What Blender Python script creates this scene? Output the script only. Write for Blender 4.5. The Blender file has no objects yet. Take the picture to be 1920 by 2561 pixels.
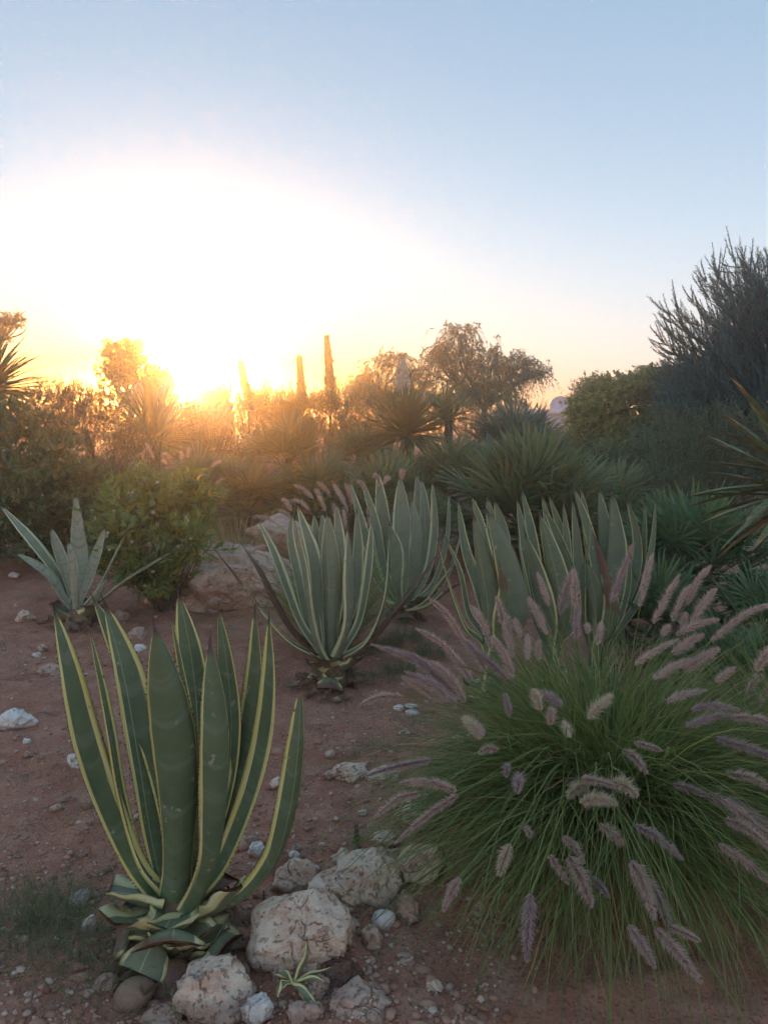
import bpy, math, random
import numpy as np
from mathutils import Vector, Matrix, noise

SC = bpy.context.scene
COL = SC.collection
RNG = random.Random(7)
NR = np.random.default_rng(11)

# ------------------------------------------------------------------ camera
PITCH = math.radians(6.2)
FPX = 1924.0
CAM_H = 1.6
cam_d = bpy.data.cameras.new("camera")
cam = bpy.data.objects.new("camera", cam_d)
COL.objects.link(cam)
cam.location = (0, 0, CAM_H)
cam.rotation_euler = (math.pi / 2 - PITCH, 0, 0)
cam_d.sensor_fit = 'VERTICAL'
cam_d.sensor_height = 34.6
cam_d.lens = 26.0
cam_d.clip_start = 0.05
cam_d.clip_end = 2000
SC.camera = cam
FWD = Vector((0, math.cos(PITCH), -math.sin(PITCH)))
UPV = Vector((0, math.sin(PITCH), math.cos(PITCH)))
CAMP = Vector((0, 0, CAM_H))


def ray(px, py):
    return FWD + Vector((1, 0, 0)) * ((px - 960) / FPX) - UPV * ((py - 1280.5) / FPX)


def W(px, py, d):
    return CAMP + ray(px, py) * d


# ------------------------------------------------------------------ sky, sun, exposure
SUN_DIR = ray(462, 978).normalized()
SUN_EL = math.asin(SUN_DIR.z)
SUN_AZ = math.atan2(SUN_DIR.x, SUN_DIR.y)
SKY_GAMMA = 0.1
SKY_TINT = (0.196, 0.300, 0.426)
SKY_GLOW = (('flat', 9.0, 1.25, (0.92, 0.98, 1.0)), ('sun', 1.35, 1000.0, (1.0, 0.60, 0.22)), ('sun', 0.30, 500.0, (1.0, 0.80, 0.40)), ('horizon', 12.0, 0.70, (0.98, 0.97, 0.88)), ('horizon', 4.0, 0.4, (1.0, 0.62, 0.30)))
world = bpy.data.worlds.new("World")
SC.world = world
world.use_nodes = True
wn = world.node_tree
bg = wn.nodes['Background']
sky = wn.nodes.new('ShaderNodeTexSky')
sky.sky_type = 'NISHITA'
sky.sun_disc = False
sky.sun_elevation = max(SUN_EL, math.radians(2.0))
sky.sun_rotation = SUN_AZ
sky.air_density = 1.0
sky.dust_density = 1.0
sky.ozone_density = 1.5
# photographs of a low sun are tone-compressed: soften the range of the sky and set its white balance
gam = wn.nodes.new('ShaderNodeGamma')
gam.inputs['Gamma'].default_value = SKY_GAMMA
wn.links.new(sky.outputs[0], gam.inputs['Color'])
tint = wn.nodes.new('ShaderNodeVectorMath'); tint.operation = 'MULTIPLY'
tint.inputs[1].default_value = SKY_TINT
wn.links.new(gam.outputs[0], tint.inputs[0])
tc = wn.nodes.new('ShaderNodeTexCoord')
dotn = wn.nodes.new('ShaderNodeVectorMath'); dotn.operation = 'DOT_PRODUCT'
nrm = wn.nodes.new('ShaderNodeVectorMath'); nrm.operation = 'NORMALIZE'
wn.links.new(tc.outputs['Generated'], nrm.inputs[0])
wn.links.new(nrm.outputs[0], dotn.inputs[0])
dotn.inputs[1].default_value = SUN_DIR
sepz = wn.nodes.new('ShaderNodeSeparateXYZ')
wn.links.new(nrm.outputs[0], sepz.inputs[0])


def wmath(op, a, b=None):
    n = wn.nodes.new('ShaderNodeMath'); n.operation = op
    for i, v in enumerate((a, b)):
        if v is None:
            continue
        if isinstance(v, (int, float)):
            n.inputs[i].default_value = v
        else:
            wn.links.new(v, n.inputs[i])
    return n.outputs[0]


clampd = wmath('MINIMUM', dotn.outputs['Value'], 0.9999999)
theta = wmath('ARCCOSINE', clampd)
flatd = wn.nodes.new('ShaderNodeVectorMath'); flatd.operation = 'MULTIPLY'
wn.links.new(nrm.outputs[0], flatd.inputs[0]); flatd.inputs[1].default_value = (1, 1, 1.9)
flatn = wn.nodes.new('ShaderNodeVectorMath'); flatn.operation = 'NORMALIZE'
wn.links.new(flatd.outputs[0], flatn.inputs[0])
flatp = wn.nodes.new('ShaderNodeVectorMath'); flatp.operation = 'DOT_PRODUCT'
wn.links.new(flatn.outputs[0], flatp.inputs[0])
flatp.inputs[1].default_value = Vector((SUN_DIR.x, SUN_DIR.y, SUN_DIR.z * 1.9)).normalized()
theta_flat = wmath('ARCCOSINE', wmath('MINIMUM', flatp.outputs['Value'], 0.9999999))
elev = wmath('MAXIMUM', wmath('ARCSINE', sepz.outputs[2]), 0.0)
acc = tint.outputs[0]
# the bright aureole round a low sun in dusty air and the warm band of dust low over the horizon: (angle measured, scale in degrees, strength, colour)
for ang_, sig, amp, colr in SKY_GLOW:
    e = wmath('EXPONENT', wmath('MULTIPLY', {'sun': theta, 'flat': theta_flat, 'horizon': elev}[ang_], -1.0 / math.radians(sig)))
    e = wmath('MULTIPLY', e, amp)
    vm = wn.nodes.new('ShaderNodeVectorMath'); vm.operation = 'SCALE'
    vm.inputs[0].default_value = colr
    wn.links.new(e, vm.inputs['Scale'])
    ad = wn.nodes.new('ShaderNodeVectorMath'); ad.operation = 'ADD'
    wn.links.new(acc, ad.inputs[0]); wn.links.new(vm.outputs[0], ad.inputs[1])
    acc = ad.outputs[0]
# low light has crossed more air and lost some of its blue
red = wn.nodes.new('ShaderNodeMix'); red.data_type = 'RGBA'; red.blend_type = 'MULTIPLY'
wn.links.new(wmath('EXPONENT', wmath('MULTIPLY', elev, -1.0 / math.radians(4.2))), red.inputs[0])
wn.links.new(acc, red.inputs[6]); red.inputs[7].default_value = (0.98, 0.44, 0.20, 1)
acc = red.outputs[2]
red2 = wn.nodes.new('ShaderNodeMix'); red2.data_type = 'RGBA'; red2.blend_type = 'MULTIPLY'
near = wmath('MULTIPLY', wmath('EXPONENT', wmath('MULTIPLY', elev, -1.0 / math.radians(5.0))), wmath('EXPONENT', wmath('MULTIPLY', theta, -1.0 / math.radians(14.0))))
wn.links.new(wmath('MINIMUM', wmath('MULTIPLY', near, 4.5), 1.0), red2.inputs[0])
wn.links.new(acc, red2.inputs[6]); red2.inputs[7].default_value = (0.9, 0.62, 0.13, 1)
acc = red2.outputs[2]
wn.links.new(acc, bg.inputs['Color'])
bg.inputs['Strength'].default_value = 0.10
world.cycles.sampling_method = 'MANUAL'
world.cycles.sample_map_resolution = 2048

sun_d = bpy.data.lights.new("sun", 'SUN')
sun_d.energy = 0.12
sun_d.angle = math.radians(0.53)
sun_d.color = (1.0, 0.60, 0.30)
sun = bpy.data.objects.new("sun", sun_d)
COL.objects.link(sun)
sun.rotation_euler = SUN_DIR.to_track_quat('Z', 'Y').to_euler()

SC.view_settings.view_transform = 'Standard'
SC.view_settings.look = 'None'
SC.view_settings.gamma = 1
SC.view_settings.use_curve_mapping = False
SC.view_settings.exposure = 3.86
SC.cycles.use_denoising = True
SC.cycles.denoiser = 'OPENIMAGEDENOISE'
SC.cycles.denoising_input_passes = 'RGB_ALBEDO_NORMAL'
SC.cycles.denoising_prefilter = 'FAST'
SC.cycles.max_bounces = 6
SC.cycles.diffuse_bounces = 4
SC.cycles.glossy_bounces = 2
SC.cycles.transmission_bounces = 3
SC.cycles.volume_bounces = 1
SC.cycles.sample_clamp_indirect = 4.0
SC.cycles.caustics_reflective = False
SC.cycles.caustics_refractive = False

# ------------------------------------------------------------------ materials
MATS = {}


class NB:
    def __init__(s, name):
        s.m = bpy.data.materials.new(name); s.m.use_nodes = True
        s.t = s.m.node_tree; s.t.nodes.clear()
        s.out = s.t.nodes.new('ShaderNodeOutputMaterial')

    def n(s, typ, **kw):
        nd = s.t.nodes.new(typ)
        for k, v in kw.items():
            setattr(nd, k, v)
        return nd

    def l(s, a, b):
        s.t.links.new(a, b)

    def val(s, node, key, v):
        if isinstance(v, (int, float, tuple, list)):
            if isinstance(v, (tuple, list)) and len(v) == 3 and node.inputs[key].type == 'RGBA':
                v = (*v, 1)
            node.inputs[key].default_value = v
        else:
            s.l(v, node.inputs[key])

    def math(s, op, a, b=0.0, c=0.0, clamp=False):
        nd = s.n('ShaderNodeMath', operation=op, use_clamp=clamp)
        for i, v in enumerate((a, b, c)):
            s.val(nd, i, v)
        return nd.outputs[0]

    def mix(s, fac, a, b, typ='MIX'):
        nd = s.n('ShaderNodeMix', data_type='RGBA', blend_type=typ)
        s.val(nd, 0, fac); s.val(nd, 6, a); s.val(nd, 7, b)
        return nd.outputs[2]

    def step(s, x, a, b):
        nd = s.n('ShaderNodeMapRange', interpolation_type='SMOOTHSTEP')
        s.val(nd, 0, x); s.val(nd, 1, a); s.val(nd, 2, b)
        return nd.outputs[0]

    def noise(s, vec, scale, detail=4, rough=0.55, out=0):
        nd = s.n('ShaderNodeTexNoise')
        if vec is not None:
            s.l(vec, nd.inputs['Vector'])
        s.val(nd, 'Scale', scale); s.val(nd, 'Detail', detail); s.val(nd, 'Roughness', rough)
        return nd.outputs[out]

    def bump(s, h, strength=0.4, dist=0.01):
        nd = s.n('ShaderNodeBump')
        s.val(nd, 'Strength', strength); s.val(nd, 'Distance', dist); s.l(h, nd.inputs['Height'])
        return nd.outputs[0]

    def pbr(s, col, rough=0.6, spec=0.3, normal=None, sheen=0.0):
        p = s.n('ShaderNodeBsdfPrincipled')
        s.val(p, 'Base Color', col); s.val(p, 'Roughness', rough)
        s.val(p, 'Specular IOR Level', spec)
        if normal is not None:
            s.l(normal, p.inputs['Normal'])
        return p.outputs[0]

    def surf(s, sh):
        s.l(sh, s.out.inputs['Surface'])
        MATS[s.m.name] = s.m
        return s.m


def foliage(name, c1, c2, tr=0.35, trc=None, rough=0.5, spec=0.25):
    b = NB(name)
    g = b.n('ShaderNodeNewGeometry')
    oi = b.n('ShaderNodeObjectInfo')
    r = b.math('FRACT', b.math('ADD', g.outputs['Random Per Island'], b.math('MULTIPLY', oi.outputs['Random'], 0.35)))
    col = b.mix(r, c1, c2)
    p = b.pbr(col, rough, spec)
    t = b.n('ShaderNodeBsdfTranslucent')
    tcol = b.mix(0.6, col, trc or tuple(min(1, x * 1.9) for x in c2), 'MIX')
    b.l(tcol, t.inputs[0])
    mx = b.n('ShaderNodeMixShader'); b.val(mx, 0, tr)
    b.l(p, mx.inputs[1]); b.l(t.outputs[0], mx.inputs[2])
    return b.surf(mx.outputs[0])


def plain(name, c1, c2, scale=20, rough=0.8, bump=0.3, spec=0.2, dist=0.01):
    b = NB(name)
    tcn = b.n('ShaderNodeTexCoord')
    f = b.noise(tcn.outputs['Object'], scale, 6)
    col = b.mix(b.step(f, 0.35, 0.65), c1, c2)
    return b.surf(b.pbr(col, rough, spec, b.bump(f, bump, dist)))


def agave_mat():
    b = NB('agave_leaf')
    uv = b.n('ShaderNodeUVMap')
    sp = b.n('ShaderNodeSeparateXYZ'); b.l(uv.outputs[0], sp.inputs[0])
    u, v = sp.outputs[0], sp.outputs[1]
    oi = b.n('ShaderNodeObjectInfo')
    oc = b.n('ShaderNodeSeparateColor'); b.l(oi.outputs['Color'], oc.inputs[0])
    mar, dead, grey = oc.outputs[0], oc.outputs[1], oc.outputs[2]
    rnd = oi.outputs['Random']
    ofs = b.n('ShaderNodeCombineXYZ'); b.l(b.math('MULTIPLY', rnd, 37.0), ofs.inputs[2])
    # long streaky coordinate
    st = b.n('ShaderNodeCombineXYZ')
    b.l(b.math('MULTIPLY', u, 9.0), st.inputs[0]); b.l(b.math('MULTIPLY', v, 1.3), st.inputs[1]); b.l(b.math('MULTIPLY', rnd, 37.0), st.inputs[2])
    streak = b.noise(st.outputs[0], 2.2, 3)
    tcn = b.n('ShaderNodeTexCoord')
    va = b.n('ShaderNodeVectorMath', operation='ADD'); b.l(tcn.outputs['Object'], va.inputs[0]); b.l(ofs.outputs[0], va.inputs[1])
    blot = b.noise(va.outputs[0], 9.0, 5)
    fine = b.noise(va.outputs[0], 120.0, 3)
    a = b.math('ABSOLUTE', b.math('SUBTRACT', b.math('MULTIPLY', u, 2.0), 1.0))
    # the two margins differ in width, and thin streaks run beside them
    side = b.math('MULTIPLY', b.math('SUBTRACT', b.math('GREATER_THAN', u, 0.5), 0.5), b.math('SUBTRACT', b.math('FRACT', b.math('MULTIPLY', rnd, 13.7)), 0.5))
    st2 = b.n('ShaderNodeCombineXYZ')
    b.l(b.math('MULTIPLY', u, 38.0), st2.inputs[0]); b.l(b.math('MULTIPLY', v, 1.1), st2.inputs[1]); b.l(b.math('MULTIPLY', rnd, 91.0), st2.inputs[2])
    thin = b.noise(st2.outputs[0], 1.0, 2)
    a2 = b.math('ADD', b.math('ADD', a, b.math('MULTIPLY', side, 0.34)), b.math('ADD', b.math('MULTIPLY', b.math('SUBTRACT', streak, 0.5), 0.26), b.math('MULTIPLY', b.math('SUBTRACT', thin, 0.5), 0.20)))
    green = b.mix(b.step(blot, 0.3, 0.7), (0.078, 0.122, 0.056), (0.120, 0.170, 0.078))
    green = b.mix(b.math('MULTIPLY', b.step(v, 0.45, 0.95), 0.35), green, (0.15, 0.175, 0.085))
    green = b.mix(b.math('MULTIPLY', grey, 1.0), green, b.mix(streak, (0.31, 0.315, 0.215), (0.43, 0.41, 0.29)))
    # bud prints: faint bands left by the neighbour leaves
    wv = b.n('ShaderNodeCombineXYZ')
    arch = b.math('MULTIPLY', b.math('MULTIPLY', a, a), 0.05)
    b.l(b.math('ADD', b.math('SUBTRACT', v, arch), b.math('MULTIPLY', rnd, 3.0)), wv.inputs[0])
    band = b.noise(wv.outputs[0], 17.0, 2)
    green = b.mix(b.math('MULTIPLY', b.step(band, 0.5, 0.62), 0.6), green, (0.165, 0.205, 0.135))
    yel = b.mix(b.step(blot, 0.35, 0.7), (0.74, 0.63, 0.22), (0.80, 0.64, 0.18))
    yel = b.mix(b.step(streak, 0.5, 0.72), yel, (0.78, 0.75, 0.44))
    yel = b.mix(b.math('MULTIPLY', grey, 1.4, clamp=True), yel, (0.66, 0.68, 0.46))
    m1 = b.step(a2, b.math('SUBTRACT', mar, 0.025), b.math('ADD', mar, 0.025))
    col = b.mix(m1, green, yel)
    # one thin pale pinstripe, its place differs from leaf to leaf
    sc = b.math('ADD', 0.22, b.math('MULTIPLY', rnd, 0.5))
    ps = b.math('LESS_THAN', b.math('ABSOLUTE', b.math('SUBTRACT', u, sc)), 0.014)
    ps = b.math('MULTIPLY', ps, b.math('GREATER_THAN', b.math('FRACT', b.math('MULTIPLY', rnd, 7.3)), 0.45))
    col = b.mix(b.math('MULTIPLY', ps, 0.8), col, (0.40, 0.42, 0.24))
    # scars and brown specks
    vor = b.n('ShaderNodeTexVoronoi'); b.l(va.outputs[0], vor.inputs['Vector']); b.val(vor, 'Scale', 34.0)
    spot = b.math('MULTIPLY', b.math('LESS_THAN', vor.outputs['Distance'], 0.17), b.step(blot, 0.52, 0.62))
    col = b.mix(b.math('MULTIPLY', spot, 0.8), col, (0.14, 0.075, 0.04))
    scar = b.step(b.noise(va.outputs[0], 24.0, 4), 0.655, 0.69)
    col = b.mix(b.math('MULTIPLY', scar, 0.75), col, (0.42, 0.36, 0.27))
    # margin cork line and brown dry tip
    col = b.mix(b.math('MULTIPLY', b.step(a, 0.955, 0.985), b.step(streak, 0.4, 0.6)), col, (0.20, 0.10, 0.05))
    tip = b.step(b.math('ADD', v, b.math('MULTIPLY', b.math('SUBTRACT', blot, 0.5), 0.08)), 0.935, 0.965)
    col = b.mix(tip, col, (0.10, 0.065, 0.055))
    dcol = b.mix(streak, (0.10, 0.05, 0.035), (0.24, 0.125, 0.08))
    df = b.step(b.math('ADD', dead, b.math('MULTIPLY', b.math('ADD', b.math('SUBTRACT', blot, 0.5), b.math('SUBTRACT', v, 0.5)), 0.6)), 0.45, 0.55)
    col = b.mix(df, col, dcol)
    col = b.mix(b.math('MULTIPLY', fine, 0.12), col, (0.3, 0.28, 0.22))
    return b.surf(b.pbr(col, b.math('ADD', 0.42, b.math('MULTIPLY', blot, 0.25)), 0.35, b.bump(b.math('ADD', streak, b.math('MULTIPLY', fine, 0.5)), 0.18, 0.004)))


def rock_mat(name, c1, c2, c3, bumpd=0.012):
    b = NB(name)
    tcn = b.n('ShaderNodeTexCoord'); oi = b.n('ShaderNodeObjectInfo')
    va = b.n('ShaderNodeVectorMath', operation='ADD'); b.l(tcn.outputs['Object'], va.inputs[0])
    cx = b.n('ShaderNodeCombineXYZ'); b.l(b.math('MULTIPLY', oi.outputs['Random'], 50.0), cx.inputs[0]); b.l(cx.outputs[0], va.inputs[1])
    V = va.outputs[0]
    n1 = b.noise(V, 11.0, 6, 0.6); n2 = b.noise(V, 34.0, 6, 0.65); n3 = b.noise(V, 150.0, 3)
    col = b.mix(b.step(n1, 0.42, 0.60), c1, c2)
    col = b.mix(b.math('MULTIPLY', b.step(n2, 0.52, 0.66), 0.7), col, c3)
    col = b.mix(b.math('MULTIPLY', b.step(n3, 0.55, 0.75), 0.35), col, (0.55, 0.52, 0.47))
    pit = b.step(b.noise(V, 55.0, 4), 0.585, 0.66)
    col = b.mix(b.math('MULTIPLY', pit, 0.42), col, (0.22, 0.135, 0.095))
    # red soil dusted over the foot of the stone
    geo = b.n('ShaderNodeNewGeometry'); sp = b.n('ShaderNodeSeparateXYZ'); b.l(geo.outputs['Position'], sp.inputs[0])
    dirt = b.math('SUBTRACT', 1.0, b.step(b.math('ADD', sp.outputs[2], b.math('MULTIPLY', b.math('SUBTRACT', n1, 0.5), 0.09)), -0.01, 0.030))
    col = b.mix(b.math('MULTIPLY', dirt, 0.7), col, (0.26, 0.155, 0.12))
    h = b.math('ADD', b.math('MULTIPLY', n1, 0.6), b.math('ADD', b.math('MULTIPLY', n2, 0.7), b.math('MULTIPLY', n3, 0.15)))
    vc = b.n('ShaderNodeTexVoronoi', feature='DISTANCE_TO_EDGE')
    vd = b.n('ShaderNodeVectorMath', operation='ADD'); b.l(V, vd.inputs[0])
    wob = b.n('ShaderNodeTexNoise'); b.l(V, wob.inputs['Vector']); b.val(wob, 'Scale', 9.0); b.val(wob, 'Detail', 4)
    ws = b.n('ShaderNodeVectorMath', operation='SCALE'); b.l(wob.outputs['Color'], ws.inputs[0]); ws.inputs['Scale'].default_value = .12
    b.l(ws.outputs[0], vd.inputs[1]); b.l(vd.outputs[0], vc.inputs['Vector']); b.val(vc, 'Scale', 8.5)
    crack = b.math('SUBTRACT', 1.0, b.step(vc.outputs['Distance'], 0.0, 0.035))
    crack = b.math('MULTIPLY', crack, b.step(n1, 0.45, 0.58))
    col = b.mix(b.math('MULTIPLY', crack, 0.42), col, (0.26, 0.165, 0.12))
    h = b.math('SUBTRACT', h, b.math('ADD', b.math('MULTIPLY', pit, 0.35), b.math('MULTIPLY', crack, 0.6)))
    return b.surf(b.pbr(col, 0.85, 0.15, b.bump(h, 1.0, bumpd)))


def soil_mat():
    b = NB('soil')
    geo = b.n('ShaderNodeNewGeometry'); P = geo.outputs['Position']
    n1 = b.noise(P, 1.6, 6, 0.65); n2 = b.noise(P, 7.0, 8, 0.68); n3 = b.noise(P, 70.0, 5, 0.6); n4 = b.noise(P, 260.0, 3)
    col = b.mix(b.step(n1, 0.35, 0.65), (0.395, 0.168, 0.108), (0.485, 0.232, 0.155))
    col = b.mix(b.math('MULTIPLY', b.step(n2, 0.45, 0.66), 0.75), col, (0.540, 0.305, 0.215))
    col = b.mix(b.math('MULTIPLY', b.step(n3, 0.52, 0.66), 0.65), col, (0.15, 0.078, 0.055))
    col = b.mix(b.math('MULTIPLY', b.step(n4, 0.62, 0.72), 0.5), col, (0.36, 0.28, 0.23))
    h = b.math('ADD', b.math('MULTIPLY', n2, 1.0), b.math('ADD', b.math('MULTIPLY', n3, 0.35), b.math('MULTIPLY', n4, 0.12)))
    return b.surf(b.pbr(col, 0.95, 0.08, b.bump(h, 0.9, 0.03)))


agave_mat()
soil_mat()
plain('agave_tooth', (0.12, 0.06, 0.035), (0.22, 0.12, 0.06), 40)
plain('agave_spine', (0.075, 0.05, 0.045), (0.14, 0.095, 0.08), 60, 0.6)
plain('agave_stump', (0.16, 0.095, 0.06), (0.30, 0.21, 0.13), 25, 0.9, 0.6)
foliage('dead_leaf', (0.16, 0.095, 0.06), (0.34, 0.235, 0.16), 0.1, rough=0.8)
rock_mat('limestone', (0.86, 0.67, 0.51), (0.70, 0.46, 0.33), (0.90, 0.77, 0.64), 0.022)
rock_mat('warm_lit_stone', (0.78, 0.55, 0.42), (0.64, 0.40, 0.29), (0.84, 0.66, 0.54), 0.04)  # limestone variant with the pink-orange low light mixed into its colour
rock_mat('pink_stone', (0.52, 0.34, 0.26), (0.62, 0.45, 0.35), (0.40, 0.25, 0.19), 0.02)
rock_mat('white_stone', (0.80, 0.74, 0.68), (0.68, 0.59, 0.51), (0.85, 0.81, 0.76), 0.008)
rock_mat('yellow_stone', (0.42, 0.33, 0.19), (0.36, 0.27, 0.15), (0.46, 0.39, 0.26), 0.002)
rock_mat('clod', (0.16, 0.09, 0.065), (0.20, 0.115, 0.085), (0.13, 0.07, 0.05), 0.02)
foliage('clod_bit', (0.25, 0.125, 0.085), (0.50, 0.295, 0.210), 0.0, rough=0.95, spec=0.05)
foliage('pebble', (0.34, 0.20, 0.145), (0.62, 0.48, 0.39), 0.0, rough=0.9, spec=0.1)
foliage('fountain_blade', (0.095, 0.150, 0.055), (0.320, 0.385, 0.130), 0.40, (0.26, 0.34, 0.07))
foliage('dry_blade', (0.468, 0.306, 0.154), (0.648, 0.486, 0.252), 0.35, (0.5, 0.36, 0.16))
foliage('plume_bristle', (0.56, 0.415, 0.365), (0.78, 0.63, 0.55), 0.45, (0.72, 0.52, 0.43), 0.6)
foliage('plume_bristle_pale', (0.64, 0.53, 0.40), (0.78, 0.67, 0.52), 0.45, (0.8, 0.66, 0.48), 0.6)
foliage('plume_mauve', (0.44, 0.33, 0.33), (0.64, 0.51, 0.49), 0.45, (0.66, 0.50, 0.46), 0.6)
foliage('plume_core', (0.22, 0.12, 0.12), (0.36, 0.22, 0.21), 0.25, (0.42, 0.26, 0.25), 0.6)
foliage('weed_blade', (0.090, 0.134, 0.064), (0.180, 0.216, 0.100), 0.3)
foliage('fan_green', (0.165, 0.205, 0.105), (0.310, 0.335, 0.185), 0.33, (0.20, 0.24, 0.08), 0.4, 0.35)
foliage('fan_blue', (0.170, 0.215, 0.165), (0.290, 0.340, 0.265), 0.30, (0.16, 0.20, 0.11), 0.4, 0.35)
foliage('fan_dark', (0.098, 0.182, 0.098), (0.204, 0.302, 0.139), 0.28, (0.12, 0.17, 0.06), 0.4, 0.35)
foliage('dry_frond', (0.20, 0.14, 0.09), (0.32, 0.24, 0.16), 0.2)
foliage('petiole', (0.08, 0.10, 0.04), (0.14, 0.14, 0.06), 0.0)
foliage('yucca_green', (0.140, 0.200, 0.107), (0.257, 0.317, 0.164), 0.28, (0.2, 0.24, 0.10), 0.4, 0.35)
foliage('cream_flower', (0.78, 0.75, 0.66), (0.85, 0.83, 0.75), 0.45, (0.8, 0.75, 0.6))
foliage('white_flower', (0.72, 0.72, 0.68), (0.80, 0.80, 0.76), 0.3, (0.8, 0.8, 0.78))
foliage('shrub_bright', (0.150, 0.225, 0.070), (0.290, 0.350, 0.110), 0.46, (0.30, 0.36, 0.07), 0.30, 0.5)
foliage('shrub_olive', (0.150, 0.185, 0.085), (0.260, 0.275, 0.135), 0.40, (0.24, 0.24, 0.08))
foliage('shrub_dark', (0.095, 0.175, 0.102), (0.236, 0.346, 0.168), 0.33, (0.12, 0.16, 0.06))
foliage('shrub_yellow', (0.34, 0.34, 0.11), (0.56, 0.52, 0.18), 0.3, (0.32, 0.28, 0.08))
foliage('shrub_brown', (0.154, 0.126, 0.072), (0.252, 0.208, 0.112), 0.3, (0.26, 0.2, 0.09))
foliage('pepper_leaf', (0.108, 0.161, 0.098), (0.216, 0.259, 0.151), 0.46, (0.26, 0.25, 0.12))
foliage('conifer_needle', (0.055, 0.135, 0.150), (0.115, 0.225, 0.225), 0.15, (0.10, 0.13, 0.08))
foliage('far_leaf', (0.090, 0.108, 0.061), (0.180, 0.172, 0.094), 0.32, (0.26, 0.2, 0.09))
plain('bark', (0.10, 0.075, 0.055), (0.19, 0.15, 0.115), 14, 0.9, 0.6)
plain('dark_bark', (0.05, 0.045, 0.04), (0.09, 0.08, 0.07), 14, 0.9, 0.5)
plain('stalk_wood', (0.13, 0.10, 0.07), (0.22, 0.17, 0.11), 18, 0.9, 0.5)
plain('plaster', (0.66, 0.64, 0.64), (0.72, 0.70, 0.69), 3, 0.85, 0.1)
plain('lilac_plaster', (0.50, 0.52, 0.74), (0.56, 0.58, 0.78), 3, 0.85, 0.1)
plain('star_paint', (0.05, 0.055, 0.10), (0.06, 0.065, 0.12), 3, 0.7, 0.0)
plain('twig', (0.16, 0.12, 0.09), (0.30, 0.24, 0.18), 30, 0.9, 0.3)


def rubble_mat():
    b = NB('rubble_wall')
    tcn = b.n('ShaderNodeTexCoord')
    vor = b.n('ShaderNodeTexVoronoi'); b.l(tcn.outputs['Object'], vor.inputs['Vector']); b.val(vor, 'Scale', 3.5)
    f = b.noise(tcn.outputs['Object'], 6, 5)
    col = b.mix(vor.outputs['Color'], (0.50, 0.46, 0.44), (0.60, 0.57, 0.55))
    col = b.mix(b.step(f, 0.4, 0.65), col, (0.44, 0.38, 0.36))
    return b.surf(b.pbr(col, 0.9, 0.1, b.bump(b.math('ADD', vor.outputs['Distance'], f), 0.8, 0.05)))


rubble_mat()

# ------------------------------------------------------------------ mesh helpers


def tri_mesh(name, V, F, mats, midx=None, uv=None, smooth=False):
    """fast mesh from numpy arrays; F (n,3) or (n,4)"""
    V = np.asarray(V, dtype=np.float32); F = np.asarray(F, dtype=np.int32)
    me = bpy.data.meshes.new(name)
    n, k = F.shape
    me.vertices.add(len(V)); me.vertices.foreach_set('co', V.ravel())
    me.loops.add(n * k); me.loops.foreach_set('vertex_index', F.ravel())
    me.polygons.add(n); me.polygons.foreach_set('loop_start', np.arange(0, n * k, k, dtype=np.int32))
    for m in mats:
        me.materials.append(MATS[m])
    if midx is not None:
        me.polygons.foreach_set('material_index', np.asarray(midx, dtype=np.int32))
    if smooth:
        me.polygons.foreach_set('use_smooth', np.ones(n, dtype=bool))
    if uv is not None:
        l = me.uv_layers.new(name='UVMap')
        l.data.foreach_set('uv', np.asarray(uv, dtype=np.float32)[F.ravel()].ravel())
    me.update(calc_edges=True)
    return me


class MB:
    def __init__(s):
        s.v, s.f, s.m, s.uv, s.n = [], [], [], [], 0

    def add(s, V, F, m=0, uv=None):
        V = np.asarray(V, dtype=np.float32).reshape(-1, 3)
        F = np.asarray(F, dtype=np.int32)
        if F.shape[1] == 4:
            F = np.concatenate([F[:, [0, 1, 2]], F[:, [0, 2, 3]]])
        s.v.append(V); s.f.append(F + s.n); s.m.append(np.full(len(F), m, dtype=np.int32))
        s.uv.append(np.zeros((len(V), 2), np.float32) if uv is None else np.asarray(uv, np.float32))
        s.n += len(V)

    def mesh(s, name, mats, smooth=True, origin=None):
        V = np.concatenate(s.v)
        if origin is not None:
            V = V - np.array(origin, np.float32)
        return tri_mesh(name, V, np.concatenate(s.f), mats, np.concatenate(s.m), np.concatenate(s.uv), smooth)


def ob(name, me, parent=None, loc=None):
    o = bpy.data.objects.new(name, me)
    COL.objects.link(o)
    if parent is not None:
        o.parent = parent
    if loc is not None:
        o.location = loc
    return o


def tag(o, label, cat=None, group=None, kind=None):
    if label:
        o['label'] = label
    if cat:
        o['category'] = cat
    if group:
        o['group'] = group
    if kind:
        o['kind'] = kind
    return o


def thing(name, label, cat, loc, group=None):
    o = bpy.data.objects.new(name, None)
    o.empty_display_size = 0.1
    COL.objects.link(o)
    o.location = loc
    return tag(o, label, cat, group)


def unit(a):
    return a / np.maximum(np.linalg.norm(a, axis=-1, keepdims=True), 1e-9)


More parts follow.
